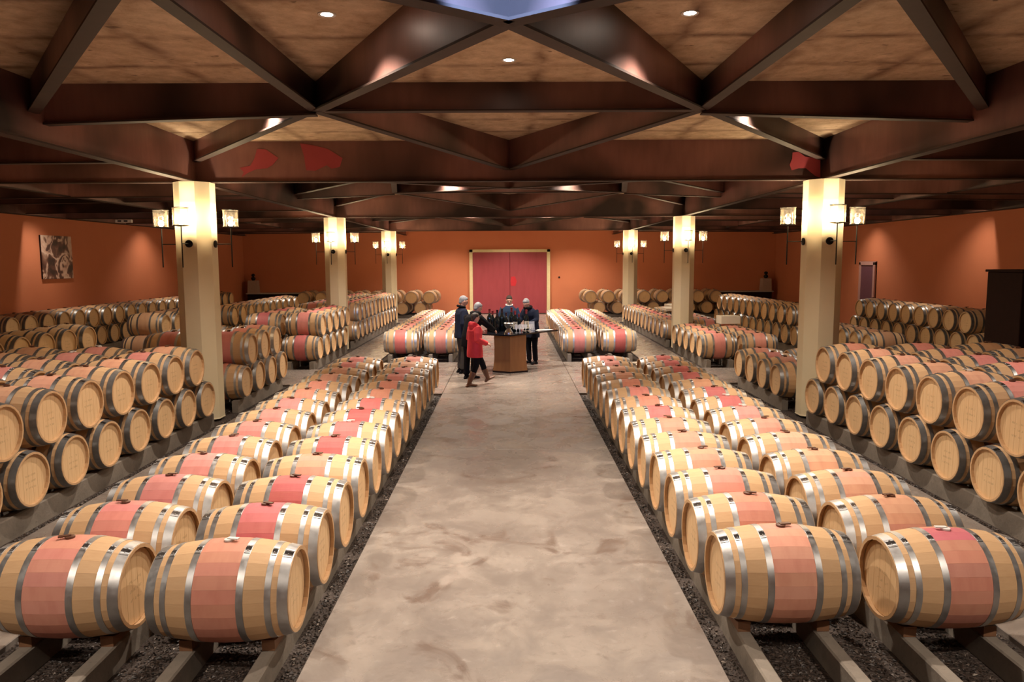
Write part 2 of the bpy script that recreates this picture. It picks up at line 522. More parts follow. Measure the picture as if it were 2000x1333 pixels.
# red reflection painted as flat coloured shapes on the beam between the first columns
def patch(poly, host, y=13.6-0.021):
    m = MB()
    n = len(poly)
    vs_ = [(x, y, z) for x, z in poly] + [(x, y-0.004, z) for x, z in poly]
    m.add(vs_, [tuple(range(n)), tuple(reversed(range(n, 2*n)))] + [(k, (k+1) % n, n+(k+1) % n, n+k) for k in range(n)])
    m.build('reflection_patch', MAT['red_reflection'], host)
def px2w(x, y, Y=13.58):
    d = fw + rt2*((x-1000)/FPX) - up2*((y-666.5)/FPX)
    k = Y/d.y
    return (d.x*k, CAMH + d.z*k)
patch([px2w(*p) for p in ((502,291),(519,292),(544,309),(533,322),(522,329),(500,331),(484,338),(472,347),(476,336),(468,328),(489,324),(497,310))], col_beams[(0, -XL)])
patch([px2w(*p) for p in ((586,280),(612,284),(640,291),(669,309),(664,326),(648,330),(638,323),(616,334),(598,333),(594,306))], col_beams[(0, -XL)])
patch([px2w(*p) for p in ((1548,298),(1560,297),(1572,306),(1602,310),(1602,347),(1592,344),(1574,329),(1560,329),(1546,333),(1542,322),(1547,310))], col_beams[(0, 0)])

# back door
dr = struct(MB().box(-2.1, 2.1, YB-0.03, YB, 0, 3.45).build('door_1', MAT['dark_wood']))
for (xa, xb) in ((-1.98, 0.0), (0.012, 1.98)):
    lf = MB().bevbox(xa, xb, YB-0.09, YB-0.03, 0.03, 3.30, 0.008).build('door_leaf', MAT['door_red'], dr)
    if xa > -0.5:
        MB().tube([(0.18, YB-0.095, 2.0), (0.2, YB-0.095, 1.75), (0.18, YB-0.095, 1.5)], [(0.10, 0.004), (0.17, 0.004), (0.12, 0.004)], 10).build('paint_mark', MAT['door_mark'], lf).scale = (1, 1, 1)
for b in ((-2.16, -1.98, 0, 3.45), (1.98, 2.16, 0, 3.45)):
    MB().bevbox(b[0], b[1], YB-0.13, YB-0.031, b[2], b[3], 0.01).build('door_frame', MAT['cream_frame'], dr)
MB().bevbox(-2.16, 2.16, YB-0.13, YB-0.031, 3.30, 3.45, 0.01).build('door_frame', MAT['cream_frame'], dr)

# purple door in the right wall
d2 = struct(MB().box(XW-0.02, XW, 29.4, 30.75, 0.02, 2.75).build('door_2', MAT['dark_wood']))
MB().bevbox(XW-0.06, XW-0.021, 29.56, 30.60, 0.03, 2.60, 0.008).build('door_leaf', MAT['door_purple'], d2)
for (ya, yb, za, zb) in ((29.42, 29.56, 0.02, 2.72), (30.60, 30.74, 0.02, 2.72), (29.42, 30.74, 2.60, 2.74)):
    MB().bevbox(XW-0.09, XW-0.021, ya, yb, za, zb, 0.008).build('door_frame', MAT['frame_pink'], d2)

# dark entrance vestibule against the right wall
vb = thing('entrance_vestibule', 'tall dark brown wooden entrance booth against the terracotta wall', 'booth', (13.05, 18.2, 0))
MB().bevbox(-1.15, 1.15, -0.65, 0.65, 0.0, 2.5, 0.015).build('booth_body', MAT['dark_wood'], vb)
MB().bevbox(-1.19, 1.15, -0.69, 0.69, 2.5, 2.56, 0.01).build('booth_roof', MAT['dark_wood'], vb)
MB().bevbox(-0.5, 0.5, -0.69, -0.65, 0.02, 2.1, 0.008).build('booth_door', MAT['dark_wood'], vb)

# ------------------------------------------------------------------ columns and lanterns
COLS = []
NTH = ['first', 'second', 'third', 'fourth', 'fifth', 'sixth', 'seventh', 'eighth', 'ninth', 'tenth', 'eleventh', 'twelfth',
       'thirteenth', 'fourteenth', 'fifteenth', 'sixteenth', 'seventeenth', 'eighteenth', 'nineteenth', 'twentieth']
SIDE = {-1: 'painting side', 1: 'booth side'}
for k in range(3):
    yc = 13.6+10.8*k
    for s in (-1, 1):
        m = MB()
        a0 = R(22.5)
        m.lathe([(0.352, 0.0), (0.352, 0.012), (0.345, 0.02), (0.345, HB)], 8, 'z', (0, 0, 0), 0, True, True, a0)
        c = m.build('octagonal_column', MAT['column_cream'], None, loc=(s*5.58, yc, 0))
        tag(c, 'cream octagonal column, %s from the back wall, %s' % (NTH[2-k], SIDE[s]), 'column', 'columns holding up the steel roof')
        COLS.append((s*5.58, yc, s, k))

LF = dict(
  plate=MB().lathe([(0.0, -0.30), (0.062, -0.30), (0.066, -0.29), (0.066, -0.275), (0.03, -0.262), (0.0, -0.262)], 16, 'y').mesh('wall_plate', MAT['black_iron'], True, False, 0.6),
  arm=MB().tube([(0, -0.27, 0), (0, 0.0, 0)], [0.009, 0.009], 6).mesh('arm', MAT['black_iron']),
  rod=MB().tube([(0, 0, -0.41), (0, 0, 0.30)], [0.011, 0.011], 6).mesh('rod', MAT['black_iron']),
  base=MB().lathe([(0.0, 0.285), (0.045, 0.285), (0.135, 0.300), (0.135, 0.308), (0.0, 0.308)], 20, 'z').mesh('base_dish', MAT['black_iron'], True, False, 0.6),
  glass=MB().lathe([(0.126, 0.308), (0.132, 0.600), (0.129, 0.600), (0.123, 0.308)], 24, 'z').mesh('glass_shade', MAT['lantern_glass'], True, False, 0.6),
  ring=MB().lathe([(0.128, 0.594), (0.138, 0.594), (0.138, 0.606), (0.128, 0.606), (0.128, 0.594)], 24, 'z').mesh('top_ring', MAT['black_iron']),
  bulb=MB().ball((0, 0, 0.365), (0.048, 0.048, 0.055), 12, 8).mesh('bulb', MAT['bulb_glow'], True),
)
DIRS = {(-1, 0): 'outer or inner', }
for (x, y, s, k) in COLS:
    for (dx, dy) in ((-1, 0), (1, 0), (0, -1), (0, 1)):
        face = {(0, -1): 'face opposite back door', (0, 1): 'back-door face'}.get((dx, dy))
        if face is None: face = 'aisle face' if dx == -s else 'side-wall face'
        rz = math.atan2(dy, dx) - math.pi/2
        rad = 0.345*math.cos(R(22.5)) + 0.30
        lt = thing('wall_lantern', 'iron glass lantern, %s of %s column from back wall, %s' % (face, NTH[2-k], SIDE[s]), 'lantern',
                   (x+dx*rad, y+dy*rad, 3.14), rz, 'iron lanterns on the columns')
        for nm, key in (('wall_plate', 'plate'), ('arm', 'arm'), ('rod', 'rod'), ('base_dish', 'base'), ('glass_shade', 'glass'), ('top_ring', 'ring'), ('bulb', 'bulb')):
            link(nm, LF[key], lt)
        ld = bpy.data.lights.new('lantern_light', 'POINT')
        ld.energy = LAMP['sconce']; ld.color = (1.0, 0.80, 0.55); ld.shadow_soft_size = 0.05
        lo = bpy.data.objects.new('lantern_light', ld); COL.objects.link(lo); lo.parent = lt; lo.location = (0, 0, 0.47)

# recessed ceiling spots
SPM = dict(ring=MB().lathe([(0.052, -0.004), (0.075, -0.010), (0.08, 0.0), (0.052, 0.0)], 20).mesh('trim_ring', MAT['white_metal'], True),
           lens=MB().lathe([(0.0, -0.003), (0.054, -0.003), (0.054, 0.0)], 20).mesh('lens', MAT['spot_glow']))
def downlight(x, y, key, tilt=(0, 0), size=150, label=None):
    t_ = thing('recessed_spotlight', label or 'small round recessed spotlight in the rough ceiling between steel beams', 'spotlight', (x, y, ZT), 0, 'recessed ceiling spotlights')
    link('trim_ring', SPM['ring'], t_); link('lens', SPM['lens'], t_)
    ld = bpy.data.lights.new('spot_light', 'SPOT')
    ld.energy = LAMP[key]; ld.color = WARM; ld.spot_size = R(size); ld.spot_blend = 0.8; ld.shadow_soft_size = 0.06
    lo = bpy.data.objects.new('spot_light', ld); COL.objects.link(lo); lo.parent = t_; lo.location = (0, 0, -0.03)
    lo.rotation_euler = (tilt[0], tilt[1], 0)
BAY = {-1: 'fourth', 0: 'third', 1: 'second', 2: 'first'}
def dl(x, y, key, where, k, size=125):
    sd = '' if abs(x) < 0.2 else ', ' + SIDE[1 if x > 0 else -1]
    downlight(x, y, key, size=size, label='small recessed ceiling spotlight over %s, %s roof bay from back wall%s' % (where, BAY[k], sd))
for k in range(-1, 3):
    yc = 13.6+10.8*k
    if k == -1:
        dl(0.0, 0.6, 'front', 'the aisle', k); dl(-3.6, 1.4, 'flank', 'barrel rows', k); dl(3.6, 1.4, 'flank', 'barrel rows', k)
        continue
    kd = 'down' if k == 0 else 'far'
    dl(0.0, yc-5.35, kd, 'the aisle', k)
    for s in (-1, 1):
        dl(s*1.56, yc-6.85, kd, 'aisle edge', k)
        dl(s*3.3, yc-3.3, kd, 'barrel rows', k)
        dl(s*8.3, yc-5.6, 'side', 'side bay', k)
for x in (-3.4, 0.0, 3.4): dl(x, 38.2, 'back', 'back wall' if x else 'back door', 2)
for s in (-1, 1):
    for y, k in ((22.6, 1), (29.5, 2)): dl(s*13.1, y, 'wall', 'side wall', k, 110)

# blue stage light behind the viewer, aimed at the beam knot
bl = thing('stage_light', 'small black spotlight with a blue filter hung below the ceiling', 'spotlight', (0.0, 3.1, 4.45))
MB().lathe([(0.05, -0.12), (0.07, -0.1), (0.075, 0.12), (0.07, 0.12), (0.0, 0.05)], 16, 'y').build('lamp_body', MAT['black_iron'], bl, True)
MB().tube([(0, 0, 0.07), (0, 0, 0.48)], [0.012, 0.012], 8).build('hanger', MAT['black_iron'], bl)
ld = bpy.data.lights.new('blue_light', 'SPOT'); ld.energy = LAMP['blue']; ld.color = (0.24, 0.46, 1.0); ld.spot_size = R(34); ld.spot_blend = 0.35; ld.shadow_soft_size = 0.05
lo = bpy.data.objects.new('blue_light', ld); COL.objects.link(lo); lo.parent = bl; lo.location = (0, 0.14, 0)
lo.rotation_euler = Vector((0, 1.0, -0.03)).to_track_quat('-Z', 'Y').to_euler()

# ------------------------------------------------------------------ barrels
RB, LB, NS = 0.350, 0.475, 24
def rad(x): return RB - 0.062*(abs(x)/LB)**1.9
XS = [-0.475, -0.40, -0.30, -0.20, -0.10, 0.0, 0.10, 0.20, 0.30, 0.40, 0.475]
UP = Vector((0, 0, RB))

def with_off(m):        # mesh data stands on the barrel's base, bpos keeps barrel-centred coordinates
    m.bp = list(m.v)
    m.v = [(x, y, z+RB) for x, y, z in m.v]
    return m

def m_body(n=NS, xs=XS):
    m = MB()
    prof = [(rad(LB)-0.022, -LB+0.045), (rad(LB)-0.022, -LB)] + [(rad(x), x) for x in xs] + [(rad(LB)-0.022, LB), (rad(LB)-0.022, LB-0.045)]
    m.lathe([(r, h) for r, h in prof], n, 'x', (0, 0, 0), 0, False, False, math.pi/n)
    return m
def sharpen(me, n):
    """sharp long edges between staves, smooth along them"""
    me.polygons.foreach_set('use_smooth', [True]*len(me.polygons))
    me.set_sharp_from_angle(angle=R(10))
def m_stave():
    m = MB(); h = math.pi/NS*0.994
    vs_ = []
    for x in XS:
        r = rad(x)/math.cos(math.pi/NS)*0.999
        rm = r*math.cos(math.pi/NS)*0.35 + r*0.65
        for rr, sg in ((r, -1), (rm, 0), (r, 1), (r-0.024, 1), (r-0.024, -1)):
            vs_.append((x, rr*math.sin(sg*h), rr*math.cos(sg*h)))
    fs = []
    for i in range(len(XS)-1):
        for k in range(5):
            fs.append((i*5+k, i*5+(k+1) % 5, (i+1)*5+(k+1) % 5, (i+1)*5+k))
    fs += [(4, 3, 2, 1, 0), tuple((len(XS)-1)*5+k for k in range(5))]
    return m.add(vs_, fs)
def m_head(sgn, boards=7):
    m = MB(); r = rad(LB)-0.020
    w = 2*r/boards
    x0, x1 = sgn*(LB-0.055), sgn*(LB-0.034)
    for b in range(boards):
        ya, yb = -r+b*w+0.0012, -r+(b+1)*w-0.0012
        def zc(y): return math.sqrt(max(0.0, r*r-y*y))
        ys = [ya + (yb-ya)*q/4 for q in range(5)]
        ring = [(y, zc(y)) for y in ys] + [(y, -zc(y)) for y in reversed(ys)]
        n = len(ring)
        vs_ = [(x0, y, z) for y, z in ring] + [(x1, y, z) for y, z in ring]
        f1, f2 = tuple(range(n)), tuple(range(n, 2*n))
        m.add(vs_, [f1[::sgn], f2[::-sgn]] + [(k, (k+1) % n, n+(k+1) % n, n+k)[::sgn] for k in range(n)])
    return m
def m_hoop(xc, w_, lap=True, n=48):
    m = MB()
    e = 0.0045
    xa, xb = xc-w_/2, xc+w_/2
    m.lathe([(rad(xa)-0.002, xa), (rad(xa)+e, xa), (rad(xb)+e, xb), (rad(xb)-0.002, xb)], n, 'x')
    if lap:
        vs_ = []
        A0, A1 = R(9), R(24)
        for a in (A0, (A0+A1)/2, A1):
            for xx in (xa+0.003, xb-0.003):
                for dr_ in (e, e+0.004):
                    rr = rad(xx)+dr_
                    vs_.append((xx, rr*math.sin(-a), rr*math.cos(a)))
        fs = []
        for q in range(2):
            o_ = q*4
            fs += [(o_+1, o_+5, o_+7, o_+3), (o_+0, o_+1, o_+3, o_+2)[::-1], (o_+0, o_+4, o_+5, o_+1), (o_+2, o_+3, o_+7, o_+6)]
        fs += [(8, 9, 11, 10), (0, 2, 3, 1)]
        m.add(vs_, fs)
        for a in (R(13), R(20)):
            rr = rad(xc)+e+0.004
            m.ball((xc, rr*math.sin(-a), rr*math.cos(a)), 0.0065, 6, 4)
    return m
HOOPS = [(-0.4375, 0.066), (-0.345, 0.040), (-0.168, 0.045), (0.168, 0.045), (0.345, 0.040), (0.4375, 0.066)]
def m_bung():
    m = MB()
    m.lathe([(0.0, RB-0.012), (0.026, RB-0.012), (0.034, RB+0.006), (0.034, RB+0.014), (0.022, RB+0.018), (0.0, RB+0.018)], 14, 'z')
    m.box(-0.008, 0.072, -0.016, 0.016, RB+0.014, RB+0.024)
    return m
me_body = with_off(m_body()).mesh('body', MAT['barrel_wood'], True, True); sharpen(me_body, NS)
st = m_stave(); st.bp = list(st.v)
me_stave = st.mesh('stave', MAT['barrel_wood'], True, True, R(25))
me_head = {sg: with_off(m_head(sg)).mesh('head', MAT['head_wood'], False, True) for sg in (-1, 1)}
me_hoop = {hm: [with_off(m_hoop(x, w_)).mesh('hoop', MAT[hm], True, True, R(40)) for x, w_ in HOOPS] for hm in ('hoop_steel', 'hoop_dark')}
me_bung = {bm_: with_off(m_bung()).mesh('bung', MAT[bm_], True, True, R(40)) for bm_ in ('bung_brown', 'bung_white')}

def far_parts(n=20):
    m = MB()
    xs = [-0.475, -0.32, -0.16, 0.0, 0.16, 0.32, 0.475]
    prof = [(rad(LB)-0.022, -LB+0.04), (rad(LB)-0.022, -LB)] + [(rad(x), x) for x in xs] + [(rad(LB)-0.022, LB), (rad(LB)-0.022, LB-0.04)]
    m.lathe(prof, n, 'x', (0, 0, 0), 0, False, False, math.pi/n)
    for sg in (-1, 1):
        r = rad(LB)-0.018
        ring = [(sg*(LB-0.035), r*math.cos(2*math.pi*k/n), r*math.sin(2*math.pi*k/n)) for k in range(n)]
        m.add(ring, [tuple(range(n))[::sg]], 1)
    for x, w_ in HOOPS:
        e = 0.0055
        m.lathe([(rad(x-w_/2)-0.002, x-w_/2), (rad(x-w_/2)+e, x-w_/2), (rad(x+w_/2)+e, x+w_/2), (rad(x+w_/2)-0.002, x+w_/2)], n, 'x', (0, 0, 0), 2, False, False, math.pi/n)
    m.lathe([(0.036, RB-0.01), (0.034, RB+0.016), (0.0, RB+0.018)], 8, 'z', (0, 0, 0), 3)
    m.box(-0.008, 0.072, -0.016, 0.016, RB+0.012, RB+0.024, 3)
    return with_off(m)
FAR = far_parts()
me_far = {hm: FAR.mesh('oak_barrel', [MAT['barrel_wood'], MAT['head_wood'], MAT[hm], MAT['bung_brown']], True, True, R(30)) for hm in ('hoop_steel', 'hoop_dark')}

BANDS = {'peach': (0.66, 0.33, 0.22), 'salmon': (0.64, 0.255, 0.185), 'pink': (0.66, 0.235, 0.215), 'rose red': (0.54, 0.125, 0.135),
         'wine red': (0.42, 0.07, 0.085), 'faded brown': (0.44, 0.235, 0.13), 'plain': (0.60, 0.38, 0.205)}
SPOTS = []
def spot(x, y, z, axis, band, hoop, label, group, hidden=False, rank=1.0):
    SPOTS.append(dict(x=x, y=y, z=z, axis=axis, band=band, hoop=hoop, label=label, group=group, hidden=hidden,
                      d=math.sqrt(x*x+y*y+(CAMH-z)**2)*rank))
ZC = 0.53
UPZ = math.sqrt(0.706**2-0.39**2)
PIT = 0.78
def word(band): return 'plain oak barrel' if band == 'plain' else '%s-bellied oak barrel' % band.replace(' ', '-')
def pick(ws):
    q = rnd.random()*sum(v for _, v in ws)
    for b, v in ws:
        q -= v
        if q <= 0: return b
    return ws[-1][0]
WC = [('salmon', 4), ('pink', 4), ('rose red', 2), ('peach', 2)]
NEAR = {  # bellies as seen, from the viewer's end of each row
  (-1, 0): ['salmon', 'rose red', 'wine red', 'salmon', 'wine red', 'rose red', 'wine red', 'rose red', 'salmon', 'salmon', 'pink', 'pink', 'peach', 'pink'],
  (-1, 1): ['salmon', 'pink', 'pink', 'pink', 'pink', 'pink', 'pink', 'pink', 'salmon', 'salmon', 'peach', 'peach', 'pink', 'pink'],
  (1, 0): ['peach', 'salmon', 'salmon', 'salmon', 'salmon', 'salmon', 'rose red', 'salmon', 'pink', 'salmon', 'peach', 'peach', 'pink', 'pink'],
  (1, 1): ['salmon', 'peach', 'peach', 'peach', 'peach', 'salmon', 'pink', 'rose red', 'rose red', 'peach', 'rose red', 'rose red', 'rose red', 'rose red']}
for s in (-1, 1):
    for r_ in (0, 1):
        y0 = {(-1, 0): 5.10, (-1, 1): 5.17, (1, 0): 5.33, (1, 1): 5.24}[(s, r_)]
        for i in range(14):
            y = y0 + i*(15.35-y0)/13
            b = NEAR[(s, r_)][i]
            lab = '%s, %s from cross aisle, %s of near block, %s' % (word(b), NTH[13-i], 'aisle row' if r_ == 0 else 'outer row', SIDE[s])
            spot(s*(1.965 if r_ == 0 else 3.115), y, ZC, 'x', b, 'hoop_steel', lab, 'barrels in the single-layer block beside the central aisle', rank=0.8)
            SPOTS[-1]['i'] = i
        for i in range(13):
            b = pick(WC if not (s == 1 and r_ == 1) else [('rose red', 3), ('pink', 1)])
            if i == 0: b = {(-1, 1): 'rose red', (-1, 0): 'pink', (1, 0): 'pink', (1, 1): 'wine red'}[(s, r_)]
            lab = '%s, %s from cross aisle, %s of block by back door, %s' % (word(b), NTH[i], 'aisle row' if r_ == 0 else 'outer row', SIDE[s])
            spot(s*(1.965 if r_ == 0 else 3.115), 21.55+i*0.765, ZC, 'x', b, 'hoop_steel', lab, 'barrels in the single-layer block near the back door', rank=0.85)

def lane(s, rowx, y0, n, layers, hoop, weights, where, group, rowname, frm, hid_low=False, rank=1.0, top_n=None):
    """a row of barrels lying across, heads to the aisle, one or two layers; y0 is the first lower barrel, running away from the viewer"""
    for L in range(layers):
        nn = n if L == 0 else (n-1 if top_n is None else top_n)
        for i in range(nn):
            y = y0 + i*PIT + (PIT/2 if L else 0)
            b = pick(weights)
            cnt = (nn-1-i) if frm[0] == 'far' else i
            lay = '' if layers == 1 else (', lower layer' if L == 0 else ', upper layer')
            lab = '%s%s, %s from %s, %s, %s' % (word(b), lay, NTH[min(cnt, 19)], frm[1], rowname, SIDE[s])
            spot(s*rowx, y, ZC + L*UPZ, 'x', b, hoop, lab, group, hidden=(hid_low and L == 0), rank=rank)
WP = [('pink', 3), ('salmon', 3), ('peach', 2), ('rose red', 1)]
WD = [('faded brown', 3), ('plain', 3), ('peach', 1)]
for s in (-1, 1):
    g = 'two-layer barrel stacks in front of the first columns'
    lane(s, 5.54, 12.52-8*PIT, 9, 2, 'hoop_dark', [('salmon', 3), ('peach', 3), ('pink', 1)], '', g, 'front row by near column', ('far', 'near column'))
    lane(s, 6.62, 12.52-8*PIT, 9, 2, 'hoop_dark', WP, '', g, 'second row by near column', ('far', 'near column'), hid_low=True)
    lane(s, 7.70, 12.52-6*PIT, 7, 2, 'hoop_dark', [('salmon', 2), ('faded brown', 3)], '', g, 'third row by near column', ('far', 'near column'), hid_low=True)
lane(-1, 5.54, 14.42, 4, 2, 'hoop_steel', [('salmon', 2), ('pink', 1)], '', 'barrels between near column and cross aisle', 'row just past near column', ('near', 'near column'))
lane(-1, 6.62, 14.42, 4, 2, 'hoop_steel', WP, '', 'barrels between near column and cross aisle', 'second row past near column', ('near', 'near column'), hid_low=True)
lane(1, 5.54, 14.30, 4, 1, 'hoop_dark', WP, '', 'barrels between near column and cross aisle', 'row just past near column', ('near', 'near column'))
lane(1, 6.62, 14.30, 4, 1, 'hoop_dark', WP, '', 'barrels between near column and cross aisle', 'second row past near column', ('near', 'near column'))
g = 'barrels along the middle and far columns'
lane(-1, 5.54, 20.08, 5, 2, 'hoop_dark', [('rose red', 3), ('pink', 1)], '', g, 'row before middle column', ('near', 'cross aisle'), top_n=5)
lane(-1, 5.54, 25.13, 12, 2, 'hoop_steel', WP, '', g, 'row between columns', ('near', 'middle column'))
lane(-1, 6.62, 20.08, 5, 2, 'hoop_dark', [('rose red', 2), ('salmon', 2)], '', g, 'second row before middle column', ('near', 'cross aisle'), hid_low=True)
lane(-1, 6.62, 25.13, 12, 2, 'hoop_dark', [('rose red', 3), ('pink', 2)], '', g, 'second row between columns', ('near', 'middle column'), hid_low=True, rank=1.05)
lane(1, 5.54, 20.12, 5, 1, 'hoop_dark', [('salmon', 3), ('pink', 2)], '', g, 'row before middle column', ('near', 'cross aisle'))
lane(1, 5.54, 25.13, 12, 1, 'hoop_steel', WP, '', g, 'row between columns', ('near', 'middle column'))
lane(1, 6.62, 20.12, 5, 1, 'hoop_dark', [('salmon', 3), ('pink', 2)], '', g, 'second row before middle column', ('near', 'cross aisle'))
lane(1, 6.62, 25.13, 10, 1, 'hoop_dark', WP, '', g, 'second row between columns', ('near', 'middle column'), rank=0.85)
g = 'dim barrels in the side bays'
lane(-1, 9.85, 12.5, 7, 2, 'hoop_dark', WD, '', g, 'side-bay row before cross aisle', ('far', 'cross aisle'), rank=1.1)
lane(-1, 9.85, 20.2, 4, 2, 'hoop_dark', [('faded brown', 1)], '', g, 'side-bay row past cross aisle', ('near', 'cross aisle'), rank=1.1, top_n=4)
lane(-1, 9.2, 23.6, 11, 2, 'hoop_dark', WD, '', g, 'side-bay far row', ('near', 'cross aisle'), rank=1.1)
lane(1, 9.0, 22.6, 12, 2, 'hoop_dark', [('plain', 1)], '', g, 'side-bay far row', ('near', 'cross aisle'), rank=1.1)
lane(1, 10.12, 20.3, 14, 1, 'hoop_dark', [('faded brown', 1)], '', g, 'second side-bay row', ('near', 'cross aisle'), rank=1.1)
g = 'dim barrels stacked along the side walls'
lane(-1, 13.45, 19.3, 22, 2, 'hoop_dark', WD, '', g, 'wall row', ('near', 'near end'), rank=1.15)
lane(1, 12.75, 19.9, 10, 2, 'hoop_dark', [('plain', 1)], '', g, 'wall row', ('near', 'dark booth'), rank=1.1)
g = 'plain barrels stacked against the back wall'
for s in (-1, 1):
    for L in range(2):
        for i in range(9 - L):
            x = s*(4.5 + i*0.9 - 0.45*L + (0.0 if L == 0 else 0.0))
            if L == 0 and i == 8: continue
            for row in range(2):
                lab = 'plain oak barrel, %s layer, %s from back door, %s back-wall row, %s' % (('lower', 'upper')[L], NTH[i], ('front', 'rear')[row], SIDE[s])
                spot(x - s*0.1*row, 38.35 + row*1.12, 0.47 + L*0.545, 'y', 'plain', 'hoop_dark', lab, g, hidden=(row == 1 and L == 0 and i > 0), rank=1.0)

vis = sorted([q for q in SPOTS if not q['hidden']], key=lambda q: q['d'])
keep, rest = vis[:300], vis[300:] + [q for q in SPOTS if q['hidden']]
def jitter(c, a=0.12):
    f = 1 + rnd.uniform(-a, a)
    return tuple(min(1, v*f*(1+rnd.uniform(-0.05, 0.05))) for v in c)
for idx, q in enumerate(keep):
    rz = (0 if q['axis'] == 'x' else math.pi/2) + R(rnd.uniform(-1.0, 1.0)) + (math.pi if rnd.random() < 0.25 and q['d'] > 9 else 0)
    loc = (q['x'], q['y'], q['z']-RB)
    colr = (*jitter(BANDS[q['band']]), 1)
    if q['d'] < 15.2 or idx < 120:
        t_ = thing('oak_barrel', q['label'], 'barrel', loc, rz, q['group'])
        if idx < 14:
            for k in range(NS):
                cc = colr
                if q['x'] > 3 and q['y'] < 5.5 and k in (0, 1): cc = (0.50, 0.115, 0.165, 1)
                link('stave', me_stave, t_, (0, 0, RB), (k*2*math.pi/NS, 0, 0), (*[c_*rnd.uniform(0.93, 1.05) for c_ in cc[:3]], 1))
        else:
            link('body', me_body, t_, color=colr)
        for sg in (-1, 1): link('head', me_head[sg], t_)
        for hm in me_hoop[q['hoop']]: link('hoop', hm, t_)
        link('bung', me_bung['bung_white' if rnd.random() < 0.12 else 'bung_brown'], t_, rot=(0, 0, rnd.uniform(-0.5, 0.5) + rnd.choice((0, math.pi))))
    else:
        o = link('oak_barrel', me_far[q['hoop']], None, loc, (0, 0, rz), colr)
        tag(o, q['label'], 'barrel', q['group'])
# everything beyond the three hundred that show largest
sv_, sf_, sm_, sb_, sc_ = [], [], [], [], []
nv = len(FAR.v)
for q in rest:
    M = Matrix.Translation((q['x'], q['y'], q['z']-RB)) @ Matrix.Rotation((0 if q['axis'] == 'x' else math.pi/2) + R(rnd.uniform(-1, 1)), 4, 'Z')
    o_ = len(sv_)
    sv_ += [(M @ Vector(p))[:] for p in FAR.v]
    sf_ += [tuple(i+o_ for i in f) for f in FAR.f]
    sm_ += FAR.m
    sb_ += FAR.bp
    c_ = jitter(BANDS[q['band']]); ra = rnd.random()
    sc_ += [(*c_, ra)]*nv
if rest:
    me = bpy.data.meshes.new('oak_barrel_stacks')
    me.from_pydata(sv_, [], sf_)
    for m_ in ('barrel_wood_far', 'head_wood_far', 'hoop_dark', 'bung_brown'): me.materials.append(MAT[m_])
    me.polygons.foreach_set('material_index', sm_)
    me.polygons.foreach_set('use_smooth', [True]*len(sf_))
    me.set_sharp_from_angle(angle=R(30))
    at = me.attributes.new('bpos', 'FLOAT_VECTOR', 'POINT'); at.data.foreach_set('vector', [c for p in sb_ for c in p])
    at = me.attributes.new('bcol', 'FLOAT_COLOR', 'POINT'); at.data.foreach_set('color', [c for p in sc_ for c in p])
    tag(link('oak_barrel_stacks', me), 'many more oak barrels stacked dimly along the walls and behind front rows', 'barrels', None, 'stuff')

# ------------------------------------------------------------------ rails and cradles
def rail(x, y0, y1, w_, z1, label, group):
    m = MB()
    n = max(2, int((y1-y0)/0.9))
    rr = random.Random(int(x*100)+int(y0*10))
    vs_, fs = [], []
    b = 0.012
    for i in range(n+1):
        y = y0+(y1-y0)*i/n
        dx, dz = rr.uniform(-0.006, 0.006), rr.uniform(-0.004, 0.0)
        for px_, pz_ in ((-w_/2, -0.10), (w_/2, -0.10), (w_/2, z1-b), (w_/2-b, z1), (-w_/2+b, z1), (-w_/2, z1-b)):
            vs_.append((x+px_+dx, y, pz_+(dz if pz_ > 0 else 0)))
    for i in range(n):
        for k in range(6):
            fs.append((i*6+k, i*6+(k+1) % 6, (i+1)*6+(k+1) % 6, (i+1)*6+k))
    fs += [tuple(reversed(range(6))), tuple(range(n*6, n*6+6))]
    m.add(vs_, fs)
    o = m.build('support_rail', MAT['rail_concrete'])
    return tag(o, label, 'rail', group)
for s in (-1, 1):
    for (r_, xr) in ((0, 1.965), (1, 3.115)):
        for e, nm in ((-1, 'aisle-side'), (1, 'wall-side')):
            rail(s*(xr + e*0.285), 2.2, 15.8, 0.105, 0.14, 'grey concrete rail, %s one under %s of near block, %s' % (nm, ('aisle row', 'outer row')[r_], SIDE[s]), 'concrete rails under the barrels')
            rail(s*(xr + e*0.285), 21.15, 31.2, 0.105, 0.194, 'grey concrete rail, %s one under %s by back door, %s' % (nm, ('aisle row', 'outer row')[r_], SIDE[s]), 'concrete rails under the barrels')
    for (ya, yb, nm) in ((5.2, 13.0, 'before near column'), (14.2, 17.0, 'past near column'), (19.75, 23.9, 'before middle column'), (24.9, 34.4, 'past middle column')):
        for xr in ((5.54, 6.62, 7.70) if ya < 14 else (5.54, 6.62)):
            for e, nm2 in ((-1, 'aisle-side'), (1, 'wall-side')):
                rail(s*(xr+e*0.30), ya, yb, 0.12, 0.196, 'concrete rail %s, %s one under %s row, %s' % (nm, nm2, {5.54: 'first', 6.62: 'second', 7.70: 'third'}[xr], SIDE[s]), 'concrete rails under the stacks')
for (x, ya, yb, nm) in ((-9.85, 12.1, 23.0, 'side bay, painting side'), (-9.2, 23.2, 31.8, 'far side bay, painting side'), (9.0, 22.2, 31.6, 'side bay, booth side'),
                        (10.12, 19.9, 30.9, 'second side-bay row, booth side'), (-13.45, 18.9, 36.2, 'wall row, painting side'), (12.75, 19.5, 27.3, 'wall row, booth side')):
    for e, nm2 in ((-1, 'aisle-side'), (1, 'wall-side')):
        sg = 1 if x > 0 else -1
        rail(x+sg*e*0.30, ya, yb, 0.12, 0.196, 'concrete rail, %s one, %s' % (nm2, nm), 'concrete rails in the side bays')
